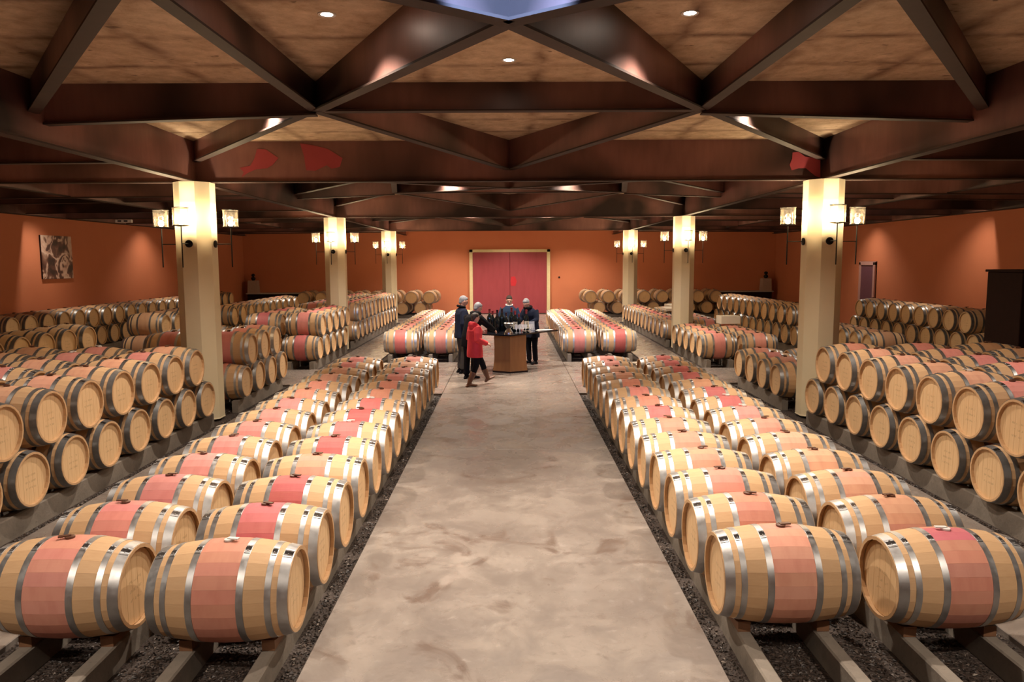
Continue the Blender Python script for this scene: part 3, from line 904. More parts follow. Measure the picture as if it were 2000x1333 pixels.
for s in (-1, 1):
    for yy, nm in ((38.05, 'front'), (38.65, 'second'), (39.17, 'third'), (39.77, 'rear')):
        m = MB().bevbox(min(s*3.7, s*11.6), max(s*3.7, s*11.6), yy-0.05, yy+0.05, 0.0, 0.134, 0.008)
        tag(m.build('support_rail', MAT['rail_concrete']), 'grey %s rail under the back wall stack, %s' % (nm, SIDE[s]), 'rail', 'rails under the back wall stack')

# wooden cradles between rail and barrel in the near block
def m_cradle():
    m = MB(); n = 8
    r = rad(0.235)
    prof = [(-0.13, 0.0)] + [(-0.13 + 0.26*k/n, 0.051 + r - math.sqrt(r*r-(-0.13+0.26*k/n)**2) - 0.001) for k in range(n+1)] + [(0.13, 0.0)]
    q = len(prof)
    vs_ = [(-0.045, y, z) for y, z in prof] + [(0.045, y, z) for y, z in prof]
    return m.add(vs_, [tuple(range(q)), tuple(reversed(range(q, 2*q)))] + [(k, (k+1) % q, q+(k+1) % q, q+k)[::-1] for k in range(q)])
simple('cradle_wood', (0.20, 0.095, 0.045), 0.7, 0, 0.3, 12)
me_cr = m_cradle().mesh('wood_cradle', MAT['cradle_wood'])
for q in SPOTS:
    if abs(q['x']) < 3.5 and q['y'] < 16 and q['axis'] == 'x':
        s = 1 if q['x'] > 0 else -1
        for e in (-1, 1):
            o = link('wood_cradle', me_cr, None, (q['x']+e*0.285, q['y'], 0.14))
            tag(o, 'wooden cradle, %s, under %s barrel from cross aisle, near %s, %s' % ('aisle-side' if e == -s else 'wall-side', NTH[13-q['i']], 'aisle row' if abs(q['x']) < 2.5 else 'outer row', SIDE[s]), 'wedge', 'wooden cradles under the near block barrels')

# loose gravel in the beds
def gravel(x0, x1, y0, y1, n, seed, label, smin=0.006, smax=0.018):
    rr = random.Random(seed)
    vs_, fs = [], []
    base = [(1,0,0),(-0.5,0.87,0),(-0.5,-0.87,0),(0.1,0,0.8),(0,0.1,-0.7)]
    tf = [(0,1,3),(1,2,3),(2,0,3),(1,0,4),(2,1,4),(0,2,4)]
    for _ in range(n):
        x, y = rr.uniform(x0, x1), y0 + (y1-y0)*rr.random()**1.5
        if any(abs(abs(x)-q_) < 0.092 for q_ in (1.68, 2.25, 2.83, 3.40, 5.24)): continue
        s = rr.uniform(smin, smax); a = rr.uniform(0, 6.28); tl = rr.uniform(-0.7, 0.7)
        ca, sa, ct, st_ = math.cos(a), math.sin(a), math.cos(tl), math.sin(tl)
        o_ = len(vs_)
        sxr = rr.uniform(0.6, 1.5)
        for bx, by, bz in base:
            bx *= sxr
            bx, bz = bx*ct - bz*st_, bx*st_ + bz*ct
            vs_.append((x+s*(bx*ca-by*sa), y+s*(bx*sa+by*ca), -0.045+s*0.35+s*bz*0.75))
        fs += [tuple(i+o_ for i in f) for f in tf]
    me = bpy.data.meshes.new('gravel')
    me.from_pydata(vs_, [], fs)
    me.materials.append(MAT['gravel_chip'])
    tag(link('gravel', me), label, 'gravel', None, 'stuff')
for s in (-1, 1):
    gravel(min(s*1.48, s*3.72), max(s*1.48, s*3.72), 3.0, 15.9, 42000, 3+s, 'dark gravel in the bed under the near block, %s' % SIDE[s])
    gravel(min(s*5.04, s*5.60), max(s*5.04, s*5.60), 5.0, 17.2, 15000, 9+s, 'dark gravel beside the column stacks, %s' % SIDE[s])

#PART2
# ------------------------------------------------------------------ tasting table and what stands on it
t = NT('table_wood')
o = t.obj()
n1 = t.noise(t.mapping(o, (5, 5, 0.7)), 2.0, 5)
t.col(t.mix(n1, (0.20, 0.075, 0.022), (0.38, 0.165, 0.055))).set(Roughness=0.4)
simple('table_black', (0.010, 0.010, 0.013), 0.16, 0, 0.1)
simple('silver', (0.72, 0.70, 0.66), 0.22, 1.0, 0.1, 10)
simple('bottle_black', (0.008, 0.010, 0.010), 0.12, 0, 0.1)
simple('capsule_red', (0.32, 0.03, 0.035), 0.35)
simple('capsule_dark', (0.05, 0.015, 0.02), 0.35)
simple('label_cream', (0.74, 0.66, 0.46), 0.7, 0, 0.05)
simple('paper_white', (0.78, 0.74, 0.70), 0.7, 0, 0.05)
simple('folder_grey', (0.30, 0.31, 0.36), 0.5)
t = NT('clear_glass')
t.col((0.95, 0.95, 0.95)).set(Roughness=0.03, Alpha=0.35, Specular_IOR_Level=0.9)

tb = thing('tasting_table', 'six-sided brown wooden tasting table with a black angular top in the cross aisle', 'table', (0, 19.36, 0))
m = MB()
m.lathe([(0.515, 0.0), (0.51, 0.03), (0.49, 0.16), (0.47, 0.34), (0.465, 0.65), (0.475, 0.86), (0.47, 0.965)], 6, 'z', (0, 0, 0), 0, True, True, -math.pi/2)
m.build('drum_base', MAT['table_wood'], tb)
MB().lathe([(0.522, 0.0), (0.522, 0.035), (0.512, 0.04)], 6, 'z', (0, 0, 0), 0, False, False, -math.pi/2).build('plinth_strip', MAT['dark_wood'], tb)
TOP = [(0.02, -0.80), (0.62, -0.10), (1.28, 0.62), (1.20, 0.70), (0.2, 0.64), (-0.9, 0.66), (-1.25, 0.14), (-0.65, -0.47)]
MB().prism(TOP, 0.965, 1.0).build('table_top', MAT['table_black'], tb)

def bottle_mesh(h):
    b = h/0.56
    m = MB()
    m.lathe([(0.0, 0.0), (0.060*b, 0.0), (0.066*b, 0.012), (0.066*b, 0.33*b), (0.058*b, 0.365*b), (0.030*b, 0.41*b), (0.024*b, 0.46*b), (0.024*b, 0.50*b)], 18)
    c = MB().lathe([(0.026*b, 0.455*b), (0.027*b, 0.53*b), (0.031*b, 0.535*b), (0.031*b, 0.555*b), (0.0, 0.56*b)], 14)
    return m.mesh('bottle_body', MAT['bottle_black'], True, False, R(50)), c
BT = [(-0.53, 19.52, 0.60, 'capsule_red', 0, 'tall black wine bottle with dull red capsule, farthest from the silver spittoon'),
      (-0.45, 19.36, 0.56, 'capsule_red', 0, 'black wine bottle with red capsule beside the dark-coated visitor'),
      (-0.33, 19.52, 0.57, 'capsule_dark', 0, 'black wine bottle with dark brownish capsule among the bottle cluster'),
      (-0.21, 19.60, 0.60, 'capsule_dark', 0, 'black wine bottle with near-black capsule before the man in navy sweater'),
      (0.04, 19.66, 0.62, 'capsule_red', 0, 'tall black wine bottle with bright red capsule behind the spittoon'),
      (0.13, 19.40, 0.55, 'capsule_red', 1, 'black wine bottle with red capsule and cream label beside the spittoon'),
      (0.23, 19.60, 0.45, 'capsule_red', 0, 'short black wine bottle with small red capsule'),
      (0.42, 19.48, 0.57, 'capsule_red', 1, 'black wine bottle with red capsule and cream label near the grey folder'),
      (-0.10, 19.42, 0.50, 'capsule_dark', 0, 'low black wine bottle with dark capsule just behind the spittoon'),
      (-0.33, 19.22, 0.50, 'capsule_dark', 0, 'low black wine bottle with dark capsule at the table edge')]
for x, y, h, cap, lab, text in BT:
    b = h/0.56
    t_ = thing('wine_bottle', text, 'bottle', (x, y, 1.0), rnd.uniform(-0.3, 0.3), 'large wine bottles on the tasting table')
    bm_, c_ = bottle_mesh(h)
    link('bottle_body', bm_, t_)
    c_.build('capsule', MAT[cap], t_, True, R(50))
    if lab:
        mm = MB(); vs_ = []; n = 9
        for k in range(n):
            a = R(-150 + 120*k/(n-1))
            for z in (0.08*b, 0.27*b): vs_.append((0.0675*b*math.cos(a), 0.0675*b*math.sin(a), z))
        mm.add(vs_, [(2*k, 2*k+2, 2*k+3, 2*k+1) for k in range(n-1)])
        lb = mm.build('label', MAT['label_cream'], t_, True)
        for zz, w_ in ((0.22, 0.5), (0.19, 0.7), (0.13, 0.6)):
            q = MB(); vs_ = []
            for k in range(5):
                a = R(-90 - 40*w_ + 80*w_*k/4)
                for z in (zz*b, zz*b+0.012): vs_.append((0.0682*b*math.cos(a), 0.0682*b*math.sin(a), z))
            q.add(vs_, [(2*k, 2*k+2, 2*k+3, 2*k+1) for k in range(4)])
            q.build('print_line', MAT['capsule_dark'], lb)

sp = thing('spittoon', 'silver footed spittoon bowl standing at the front corner of the black table', 'bowl', (-0.035, 18.98, 1.0))
MB().lathe([(0.0, 0.0), (0.115, 0.0), (0.118, 0.012), (0.10, 0.05), (0.055, 0.115), (0.05, 0.13)], 24).build('foot', MAT['silver'], sp, True, R(50))
MB().lathe([(0.045, 0.128), (0.085, 0.16), (0.112, 0.21), (0.122, 0.255), (0.132, 0.262), (0.126, 0.268), (0.112, 0.25), (0.08, 0.19), (0.0, 0.16)], 24).build('bowl', MAT['silver'], sp, True, R(60))

GLM = dict(base=MB().lathe([(0.0, 0.0), (0.036, 0.0), (0.034, 0.004), (0.006, 0.009), (0.005, 0.075), (0.014, 0.085)], 16).mesh('stem_foot', MAT['clear_glass'], True, False, R(50)),
           cup=MB().lathe([(0.012, 0.085), (0.034, 0.11), (0.042, 0.15), (0.034, 0.205), (0.032, 0.205), (0.040, 0.15), (0.032, 0.112), (0.0, 0.09)], 16).mesh('cup', MAT['clear_glass'], True, False, R(50)))
GP = [(0.16, 19.06), (0.24, 19.14), (0.33, 19.22), (0.40, 19.30), (0.27, 19.30), (0.57, 19.45), (0.52, 19.30), (0.16, 19.22)]
for i, (x, y) in enumerate(GP):
    t_ = thing('wine_glass', 'clear stemmed wine glass in the cluster between spittoon and papers on the table', 'glass', (x, y, 1.0), 0, 'wine glasses on the tasting table')
    link('stem_foot', GLM['base'], t_); link('cup', GLM['cup'], t_)
SB = [(0.36, 19.10), (0.46, 19.18)]
for i, (x, y) in enumerate(SB):
    t_ = MB().lathe([(0.0, 0.0), (0.03, 0.0), (0.055, 0.03), (0.062, 0.055), (0.056, 0.052), (0.0, 0.01)], 16).build('silver_dish', MAT['silver'], None, True, R(60), (x, y, 1.0))
    tag(t_, 'small shiny silver dish beside the wine glasses, %s' % ('closer to the spittoon' if i == 0 else 'closer to the papers'), 'dish')
for i, (x, y, a, z, w_, d_, text) in enumerate(((0.84, 19.80, 0.5, 1.0, 0.30, 0.21, 'white paper brochure lying at the bend of the black table wing'),
                                                 (1.00, 19.88, 0.9, 1.0068, 0.26, 0.19, 'white paper brochure lying near the tip of the black table wing'),
                                                 (0.86, 19.83, 0.2, 1.0136, 0.26, 0.18, 'white sheet of paper lying across two brochures on the table'))):
    mm = MB().bevbox(-w_/2, w_/2, -d_/2, d_/2, 0, 0.006, 0.001)
    for q in range(3): mm.box(-w_/2+0.03, w_/2-0.05-0.03*q, -d_/2+0.04+q*0.045, -d_/2+0.052+q*0.045, 0.0061, 0.0066, 1)
    o = mm.build('brochure', [MAT['paper_white'], MAT['folder_grey']], None, loc=(x, y, z)); o.rotation_euler = (0, 0, a)
    tag(o, text, 'paper', 'papers on the tasting table')
fd = thing('display_folder', 'upright grey display folder with white edges on the tasting table', 'folder', (0.56, 19.72, 1.0), R(12))
o = MB().bevbox(-0.09, 0.09, -0.006, 0.006, 0.0, 0.235, 0.002).build('cover', MAT['folder_grey'], fd); o.rotation_euler = (R(-14), 0, 0); 
o2 = MB().box(-0.094, 0.094, -0.004, 0.004, 0.0, 0.24).build('page_block', MAT['paper_white'], fd); o2.rotation_euler = (R(-14), 0, 0); o2.location = (0, 0.008, 0)
o3 = MB().bevbox(-0.09, 0.09, -0.004, 0.004, 0.0, 0.23, 0.002).build('back_cover', MAT['folder_grey'], fd); o3.rotation_euler = (R(16), 0, 0); o3.location = (0, 0.118, 0)

# ------------------------------------------------------------------ things on walls and counters
pt = thing('wall_painting', 'unframed canvas with brown, black and pale swirling shapes on the terracotta wall', 'painting', (-XW+0.03, 23.9, 2.33))
MB().bevbox(-0.03, 0.02, -0.80, 0.80, 0.0, 1.34, 0.006).build('stretcher', MAT['dark_wood'], pt)
t = NT('painted_canvas')
o = t.obj()
wv = t.n('ShaderNodeTexVoronoi'); wv.inputs['Scale'].default_value = 2.6; wv.feature = 'SMOOTH_F1'
dn = t.n('ShaderNodeTexNoise'); dn.inputs['Scale'].default_value = 2.2; t.l(o, dn.inputs['Vector'])
vm = t.n('ShaderNodeVectorMath', operation='MULTIPLY_ADD'); t.l(dn.outputs['Color'], vm.inputs[0]); vm.inputs[1].default_value = (0.8, 0.8, 0.8); t.l(o, vm.inputs[2])
t.l(vm.outputs[0], wv.inputs['Vector'])
f = t.noise(vm.outputs[0], 1.7, 1.5, 0.4, 0.8)
t.col(t.ramp(f, [(0.36, (0.030, 0.012, 0.010)), (0.47, (0.12, 0.045, 0.03)), (0.50, (0.25, 0.13, 0.09)), (0.53, (0.62, 0.45, 0.35)), (0.60, (0.50, 0.30, 0.22)), (0.64, (0.06, 0.02, 0.016))])).set(Roughness=0.5)
MB().bevbox(0.02, 0.03, -0.80, 0.80, 0.0, 1.34, 0.003).build('canvas', MAT['painted_canvas'], pt)

for s in (-1, 1):
    ct = thing('wall_counter', 'long pale-topped counter on dark base along the back wall, %s' % SIDE[s], 'counter', (s*12.2, 40.3, 0), 0, 'counters along the back wall')
    MB().bevbox(-1.75, 1.75, -0.34, 0.36, 1.14, 1.20, 0.008).build('counter_top', MAT['counter_top'], ct)
    MB().bevbox(-1.70, 1.70, -0.22, 0.36, 0.0, 1.14, 0.008).build('base_cabinet', MAT['dark_wood'], ct)
    for q in range(4):
        MB().bevbox(-1.66+q*0.84, -0.86+q*0.84, -0.24, -0.221, 0.08, 1.08, 0.005).build('cabinet_door', MAT['dark_wood'], ct)
    pl = thing('stone_plinth', 'pale brown stone plinth topped by a dark pot on the corner counter, %s' % SIDE[s], 'plinth', (s*13.62, 40.28, 1.20), 0, 'plinths in the hall corners')
    MB().lathe([(0.36, 0.0), (0.355, 0.05), (0.32, 0.62), (0.30, 0.66)], 4, 'z', (0, 0, 0), 0, True, True, math.pi/4).build('block', MAT['stone_grey'], pl)
    pot = thing('dark_pot', 'small black rounded pot standing on the stone plinth, %s' % SIDE[s], 'pot', (s*13.62, 40.28, 1.86), 0, 'pots on the plinths')
    MB().lathe([(0.0, 0.0), (0.07, 0.0), (0.12, 0.08), (0.11, 0.15), (0.05, 0.19), (0.05, 0.21), (0.09, 0.24), (0.10, 0.30), (0.06, 0.35), (0.0, 0.36)], 16).build('pot_body', MAT['black_iron'], pot, True, R(50))

bx = thing('carton', 'cream cardboard carton standing on the second barrel row, booth side', 'box', (6.62, 22.85, 0.906), R(8))
MB().bevbox(-0.30, 0.30, -0.19, 0.19, 0.0, 0.24, 0.006).build('carton_body', MAT['carton_white'], bx)
MB().box(-0.30, 0.30, -0.025, 0.025, 0.2401, 0.242).build('tape', MAT['cardboard'], bx)
for q, (ax, ay) in enumerate(((6.35, 29.2), (6.75, 30.4))):
    o = MB().bevbox(-0.42, 0.42, -0.55, 0.55, 0.0, 0.10 + 0.05*q, 0.01).build('flat_carton', MAT['carton_white'], None, loc=(ax, ay, 0.906))
    tag(o, 'pale flat carton lying on the second barrel row, %s' % ('closer to the middle column' if q == 0 else 'closer to the far column'), 'box', 'flat cartons on the barrels')
el = thing('emergency_light', 'small white emergency light fitting under the dark side-bay beams', 'light fitting', (-12.3, 24.4, 4.09))
MB().bevbox(-0.26, 0.26, -0.05, 0.05, 0.0, 0.10, 0.01).build('housing', MAT['white_metal'], el)
for q in (-0.13, 0.07): MB().box(q-0.05, q+0.07, -0.056, -0.05, 0.03, 0.075).build('pictogram', MAT['black_iron'], el)
for q in (-0.2, 0.2): MB().tube([(q, 0, 0.10), (q, 0, 0.13)], [0.01, 0.01], 6).build('bracket', MAT['black_iron'], el)
MB().lathe([(0.0, -0.03), (0.05, -0.03), (0.05, 0.0)], 12, 'y').build('wall_button', MAT['black_iron'], None, loc=(2.65, YB, 1.95))
tag(bpy.data.objects['wall_button'], 'small dark round switch on the terracotta wall beside the red door', 'switch')

# ------------------------------------------------------------------ people
simple('skin', (0.50, 0.27, 0.19), 0.55, 0, 0.08, 20)
simple('jacket_red', (0.56, 0.022, 0.028), 0.75, 0, 0.15, 14)
simple('cloth_navy', (0.013, 0.016, 0.030), 0.9, 0, 0.3, 16, 0, 0.1)
simple('cloth_black', (0.007, 0.006, 0.007), 0.9, 0, 0.3, 16, 0, 0.1)
simple('sweater_navy', (0.024, 0.040, 0.075), 0.9, 0, 0.2, 40, 0, 0.1)
simple('cloth_grey', (0.05, 0.042, 0.036), 0.9, 0, 0.2, 16, 0, 0.15)
simple('boot_brown', (0.115, 0.042, 0.018), 0.45, 0, 0.2, 16)
simple('hair_dark', (0.035, 0.022, 0.016), 0.6, 0, 0.4, 60)
simple('hair_grey', (0.22, 0.22, 0.23), 0.6, 0, 0.3, 60)
simple('shirt_white', (0.75, 0.70, 0.66), 0.8)

def remeshed(mb, name, mat, voxel, smooth=4):
    me = mb.mesh(name, mat)
    o = bpy.data.objects.new(name, me); COL.objects.link(o)
    r = o.modifiers.new('r', 'REMESH'); r.mode = 'VOXEL'; r.voxel_size = voxel; r.use_smooth_shade = True
    sm_ = o.modifiers.new('s', 'SMOOTH'); sm_.iterations = smooth; sm_.factor = 0.5
    dg = bpy.context.evaluated_depsgraph_get()
    res = bpy.data.meshes.new_from_object(o.evaluated_get(dg))
    bpy.data.objects.remove(o); bpy.data.meshes.remove(me)
    res.materials.clear(); res.materials.append(mat)
    res.polygons.foreach_set('use_smooth', [True]*len(res.polygons))
    return res

def hand(m, wr, d, nrm, side, curl=0.5):
    """palm with four unequal bent fingers and a thumb leaving its side"""
    wr, d, nrm = Vector(wr), Vector(d).normalized(), Vector(nrm)
    nrm = (nrm - d*nrm.dot(d)).normalized()
    lat = d.cross(nrm) * side
    m.tube([wr - d*0.02, wr + d*0.03, wr + d*0.085], [(0.026, 0.020), (0.036, 0.017), (0.040, 0.014)], 10, rx=lat)
    for k, (off, ln) in enumerate(((-0.030, 0.060), (-0.010, 0.075), (0.011, 0.080), (0.031, 0.070))):
        p = wr + d*0.080 + lat*off
        a = 0.15
        pts, rr = [p - d*0.01], [0.0095]
        for seg, fr in enumerate((0.45, 0.32, 0.23)):
            a += curl*(0.5 + 0.35*seg)
            p = p + (d*math.cos(a) + nrm*math.sin(a))*ln*fr
            pts.append(p); rr.append(0.0092 - 0.001*seg)
        m.tube(pts, rr, 6, rx=lat)
    p = wr + d*0.03 + lat*0.030
    m.tube([p, p + lat*0.026 + d*0.022 + nrm*0.008, p + lat*0.034 + d*0.052 + nrm*0.018], [0.012, 0.011, 0.008], 6, rx=nrm)

def person(name, label, loc, rz, scale, J, mats, coat_hem, foot='shoe', hood=False, collar=None, coat_r=1.0, head_pitch=0.0, head_yaw=0.0, lean_hair=0.0):
    j = dict(pel=(0,0,0.96), spi=(0,0.0,1.14), che=(0,0.01,1.34), nek=(0,0.0,1.50), hed=(0,0.02,1.645),
             shR=(0.18,0,1.395), elR=(0.25,-0.03,1.15), wrR=(0.24,0.14,0.95), shL=(-0.18,0,1.395), elL=(-0.25,-0.03,1.15), wrL=(-0.24,0.14,0.95),
             hpR=(0.095,0,0.93), knR=(0.10,0.02,0.50), anR=(0.10,-0.02,0.085), toR=(0.115,0.15,0.03),
             hpL=(-0.095,0,0.93), knL=(-0.10,0.02,0.50), anL=(-0.10,-0.02,0.085), toL=(-0.115,0.15,0.03))
    j.update(J)
    V = {k: Vector(v) for k, v in j.items()}
    root = thing(name, label, 'person', loc, rz, 'people at the tasting table')
    root.scale = (scale,)*3
    lerp = lambda a, b, f: V[a]*(1-f) + V[b]*f
    # body
    m = MB()
    m.tube([V['pel']-Vector((0,0,0.08)), V['pel'], V['spi'], V['che'], V['che']*0.45+V['nek']*0.55, V['nek']],
           [(0.13,0.09), (0.15,0.10), (0.135,0.09), (0.155,0.10), (0.12,0.08), (0.06,0.055)], 16)
    hd = V['hed']
    RM = Euler((head_pitch, 0, head_yaw)).to_matrix()
    hp = lambda x, y, z: hd + RM @ Vector((x, y, z))
    m.tube([V['nek']-Vector((0,0,0.05)), V['nek'], lerp('nek', 'hed', 0.7)], [0.062, 0.054, 0.052], 12)
    m.ball(hd[:], (0.076, 0.096, 0.108), 16, 12, rot=RM)
    m.ball(hp(0, 0.022, -0.055)[:], (0.058, 0.068, 0.062), 14, 10, rot=RM)
    m.ball(hp(0, 0.060, -0.092)[:], (0.028, 0.026, 0.022), 10, 8, rot=RM)
    m.tube([hp(0, 0.090, 0.02)[:], hp(0, 0.112, -0.022)[:], hp(0, 0.088, -0.036)[:]], [0.010, 0.017, 0.012], 8)
    m.tube([hp(-0.045, 0.082, 0.026)[:], hp(0, 0.092, 0.03)[:], hp(0.045, 0.082, 0.026)[:]], [0.013, 0.014, 0.013], 8, rx=(0,0,1))
    m.tube([hp(-0.024, 0.080, -0.058)[:], hp(0, 0.090, -0.057)[:], hp(0.024, 0.080, -0.058)[:]], [0.007, 0.010, 0.007], 8, rx=(0,0,1))
    for sx in (-1, 1):
        m.ball(hp(sx*0.078, -0.004, -0.008)[:], (0.012, 0.022, 0.034), 8, 8, rot=RM)
    for S in 'RL':
        m.tube([V['che']*0.5+V['sh'+S]*0.5, V['sh'+S], lerp('sh'+S, 'el'+S, 0.5), V['el'+S], lerp('el'+S, 'wr'+S, 0.4), V['wr'+S]], [0.06, 0.055, 0.048, 0.042, 0.040, 0.028], 10)
        m.tube([V['pel']*0.4+V['hp'+S]*0.6, V['hp'+S], lerp('hp'+S, 'kn'+S, 0.5), V['kn'+S], lerp('kn'+S, 'an'+S, 0.35), V['an'+S]], [0.09, 0.085, 0.07, 0.052, 0.045, 0.028], 12)
        m.tube([V['an'+S]+Vector((0,-0.02,-0.02)), V['an'+S]*0.6+V['to'+S]*0.4], [0.026, 0.022], 10)
    body_me = remeshed(m, 'body', MAT['skin'], 0.0125, 3)
    hm = MB()
    for S, sd in (('R', 1), ('L', -1)):
        d = V['wr'+S]-V['el'+S]
        hand(hm, V['wr'+S], d + Vector((0, 0.06, 0)), (-sd*0.6, 0.2, -0.7), sd, 0.45)
    bmj = bmesh.new(); bmj.from_mesh(body_me); tmp = hm.mesh('tmp', MAT['skin'], True); bmj.from_mesh(tmp); bmj.to_mesh(body_me); bmj.free(); bpy.data.meshes.remove(tmp)
    link('body', body_me, root)
    em = MB()
    for sx in (-1, 1): em.ball(hp(sx*0.030, 0.088, 0.004)[:], 0.0085, 8, 6)
    em.build('eyes', MAT['hair_dark'], root, True)
    # hair
    h = MB()
    h.ball(hp(0, -0.020, 0.030)[:], (0.084, 0.096, 0.100), 16, 12, rot=RM)
    h.ball(hp(0, 0.038, 0.078)[:], (0.062, 0.046, 0.036), 12, 8, rot=RM)
    h.ball(hp(0, -0.062, -0.03)[:], (0.062, 0.040, 0.055), 12, 8, rot=RM)
    link('hair', remeshed(h, 'hair', MAT[mats['hair']], 0.011, 2), root)
    # coat or sweater
    c = MB(); q = coat_r
    hem = Vector((V['pel'].x, V['pel'].y, coat_hem))
    c.tube([hem, hem*0.5+V['pel']*0.5, V['pel'], V['spi'], V['che'], V['che']*0.5+V['nek']*0.5, V['nek']],
           [(0.205*q,0.155*q), (0.20*q,0.155*q), (0.19*q,0.145*q), (0.178*q,0.135*q), (0.198*q,0.142*q), (0.165*q,0.115*q), (0.075,0.07)], 20)
    for S in 'RL':
        c.tube([V['che']*0.45+V['sh'+S]*0.55, V['sh'+S], lerp('sh'+S, 'el'+S, 0.5), V['el'+S], lerp('el'+S, 'wr'+S, 0.5), lerp('el'+S, 'wr'+S, 0.95)],
               [0.095*q, 0.082*q, 0.072*q, 0.066*q, 0.058*q, 0.048*q], 12)
    if hood:
        c.ball((V['nek']+Vector((0, -0.085, -0.03)))[:], (0.125, 0.075, 0.085), 14, 10)
        c.tube([V['nek']+Vector((-0.09, 0.03, -0.01)), V['nek']+Vector((-0.10, -0.06, 0.02)), V['nek']+Vector((0, -0.12, 0.02)), V['nek']+Vector((0.10, -0.06, 0.02)), V['nek']+Vector((0.09, 0.03, -0.01))],
               [0.03, 0.042, 0.046, 0.042, 0.03], 10, rx=(0,0,1))
    link(mats.get('coat_name', 'jacket'), remeshed(c, 'jacket', MAT[mats['coat']], 0.0135, 5), root)
    if collar:
        k = MB()
        n = 12
        pts = [V['nek'] + Vector((0.088*math.cos(2*math.pi*i/n), 0.082*math.sin(2*math.pi*i/n)-0.004, 0.012-0.02*math.sin(2*math.pi*i/n))) for i in range(n+1)]
        k.tube(pts, [collar[1]]*(n+1), 8, rx=(0, 0, 1))
        link('collar', remeshed(k, 'collar', MAT[collar[0]], 0.010, 2), root)
    # trousers
    c = MB()
    c.tube([V['pel']-Vector((0,0,0.09)), V['pel'], V['pel']+Vector((0,0,0.06))], [(0.15,0.11), (0.165,0.12), (0.15,0.11)], 16)
    for S in 'RL':
        e = 0.97 if foot == 'shoe' else 0.62
        c.tube([V['pel']*0.4+V['hp'+S]*0.6, V['hp'+S], lerp('hp'+S, 'kn'+S, 0.5), V['kn'+S], lerp('kn'+S, 'an'+S, e*0.5), lerp('kn'+S, 'an'+S, e)],
               [0.10, 0.10, 0.09, 0.075, 0.07, 0.066 if foot == 'shoe' else 0.07], 12)
    link('trousers', remeshed(c, 'trousers', MAT[mats['legs']], 0.0135, 4), root)
    for S in 'RL':
        f = MB()
        a, to = V['an'+S], V['to'+S]
        d = (to-a); d.z = 0; d.normalize()
        tip = (to - a).z + 0.055
        heel = a + Vector((0, 0, -0.045)) - d*0.055
        f.tube([heel, a*0.6+to*0.4+Vector((0,0,-0.012)), to, to + d*0.05 + Vector((0, 0, tip*0.25))], [(0.036, 0.036), (0.046, 0.038), (0.046, 0.028), (0.022, 0.016)], 12)
        f.box(heel.x-0.03, heel.x+0.03, heel.y-0.03, heel.y+0.03, heel.z-0.042, heel.z)
        if foot == 'boot':
            f.tube([lerp('kn'+S, 'an'+S, 0.38), lerp('kn'+S, 'an'+S, 0.6), a, a+Vector((0,0,-0.04))], [0.078, 0.070, 0.048, 0.045], 12)
        else:
            f.tube([a+Vector((0,0,0.02)), a+Vector((0,0,-0.04))], [0.044, 0.046], 10)
        link('boot' if foot == 'boot' else 'shoe', remeshed(f, 'shoe', MAT[mats['feet']], 0.0105, 2), root)
    return root

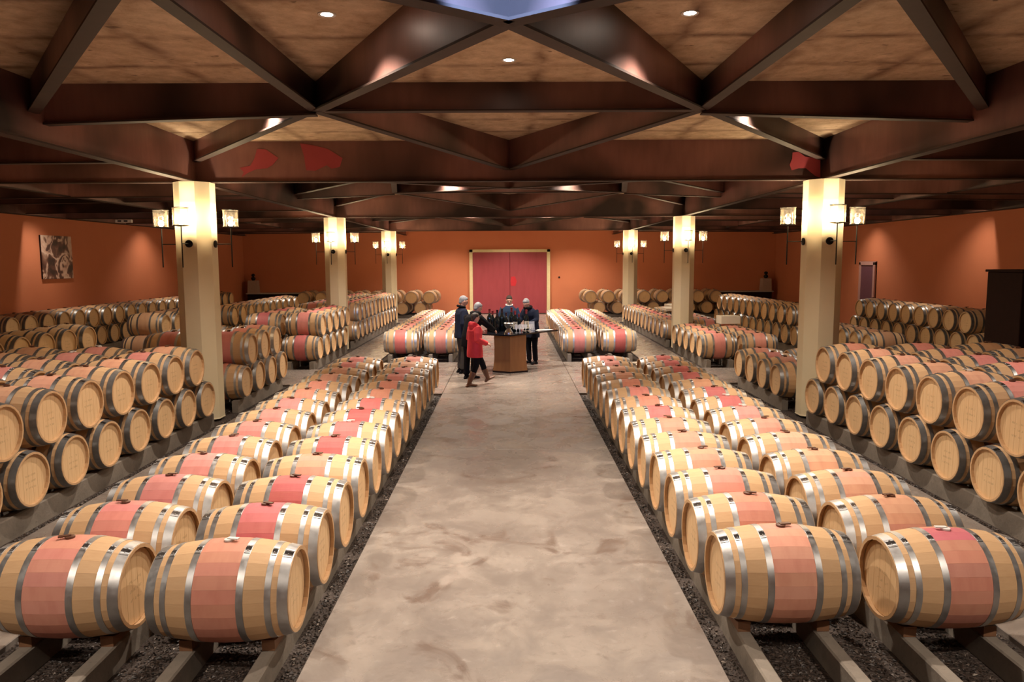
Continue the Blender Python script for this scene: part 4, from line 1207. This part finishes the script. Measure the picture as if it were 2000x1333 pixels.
person('person', 'person in red hooded jacket, black trousers and brown boots stepping toward the table', (-0.80, 17.0, 0), R(-62), 0.94,
       dict(hpR=(0.09,-0.01,0.93), knR=(0.11,-0.02,0.50), anR=(0.12,-0.22,0.085), toR=(0.13,-0.05,0.03),
            hpL=(-0.09,0.02,0.93), knL=(-0.11,0.24,0.53), anL=(-0.12,0.40,0.13), toL=(-0.13,0.55,0.15),
            elR=(0.27,-0.06,1.14), wrR=(0.20,0.24,1.02), elL=(-0.25,-0.04,1.14), wrL=(-0.17,0.26,1.04)),
       dict(hair='hair_dark', coat='jacket_red', legs='cloth_black', feet='boot_brown'), 0.70, 'boot', True, None, 1.2, -0.10, 0.1)
person('person', 'person in dark coat with black fur collar leaning over the bottles on the table', (-0.96, 17.98, 0), R(-35), 1.06,
       dict(spi=(0,0.05,1.14), che=(0,0.14,1.33), nek=(0,0.24,1.47), hed=(0,0.31,1.60), shR=(0.18,0.13,1.38), shL=(-0.18,0.13,1.38),
            elR=(0.30,0.30,1.20), wrR=(0.27,0.56,1.08), elL=(-0.24,0.30,1.16), wrL=(-0.12,0.52,1.06)),
       dict(hair='hair_grey', coat='cloth_black', legs='cloth_black', feet='cloth_black'), 0.74, 'shoe', True, ('cloth_black', 0.042), 1.12, -0.45, -0.2)
person('person', 'grey-haired person in navy jacket and grey trousers standing behind the dark-coated visitor', (-1.22, 18.98, 0), R(-68), 1.115,
       dict(hed=(0,0.05,1.63), elR=(0.25,-0.05,1.14), wrR=(0.22,0.10,0.93), elL=(-0.25,0.0,1.16), wrL=(-0.17,0.25,1.08)),
       dict(hair='hair_grey', coat='cloth_navy', legs='cloth_grey', feet='cloth_black'), 0.80, 'shoe', False, ('cloth_black', 0.030), 1.08, -0.35, 0.0)
person('person', 'dark-haired person in navy sweater and white collar facing across the table', (-0.02, 21.15, 0), R(180), 1.06,
       dict(hed=(0,0.035,1.635), elR=(0.26,0.02,1.15), wrR=(0.16,0.24,1.04), elL=(-0.26,0.02,1.15), wrL=(-0.16,0.24,1.04)),
       dict(hair='hair_dark', coat='sweater_navy', coat_name='sweater', legs='cloth_black', feet='cloth_black'), 0.86, 'shoe', False, ('shirt_white', 0.018), 1.02, -0.32, 0.0)
person('person', 'grey-haired person in long navy coat with black scarf bending over the table papers', (0.60, 20.62, 0), R(142), 1.05,
       dict(spi=(0,0.03,1.14), che=(0,0.10,1.33), nek=(0,0.18,1.48), hed=(0,0.25,1.60), shR=(0.18,0.08,1.38), shL=(-0.18,0.08,1.38),
            elR=(0.26,0.14,1.17), wrR=(0.16,0.40,1.08), elL=(-0.25,0.14,1.17), wrL=(-0.15,0.38,1.07)),
       dict(hair='hair_grey', coat='cloth_navy', legs='cloth_black', feet='cloth_black'), 0.70, 'shoe', False, ('cloth_black', 0.040), 1.10, -0.55, 0.1)
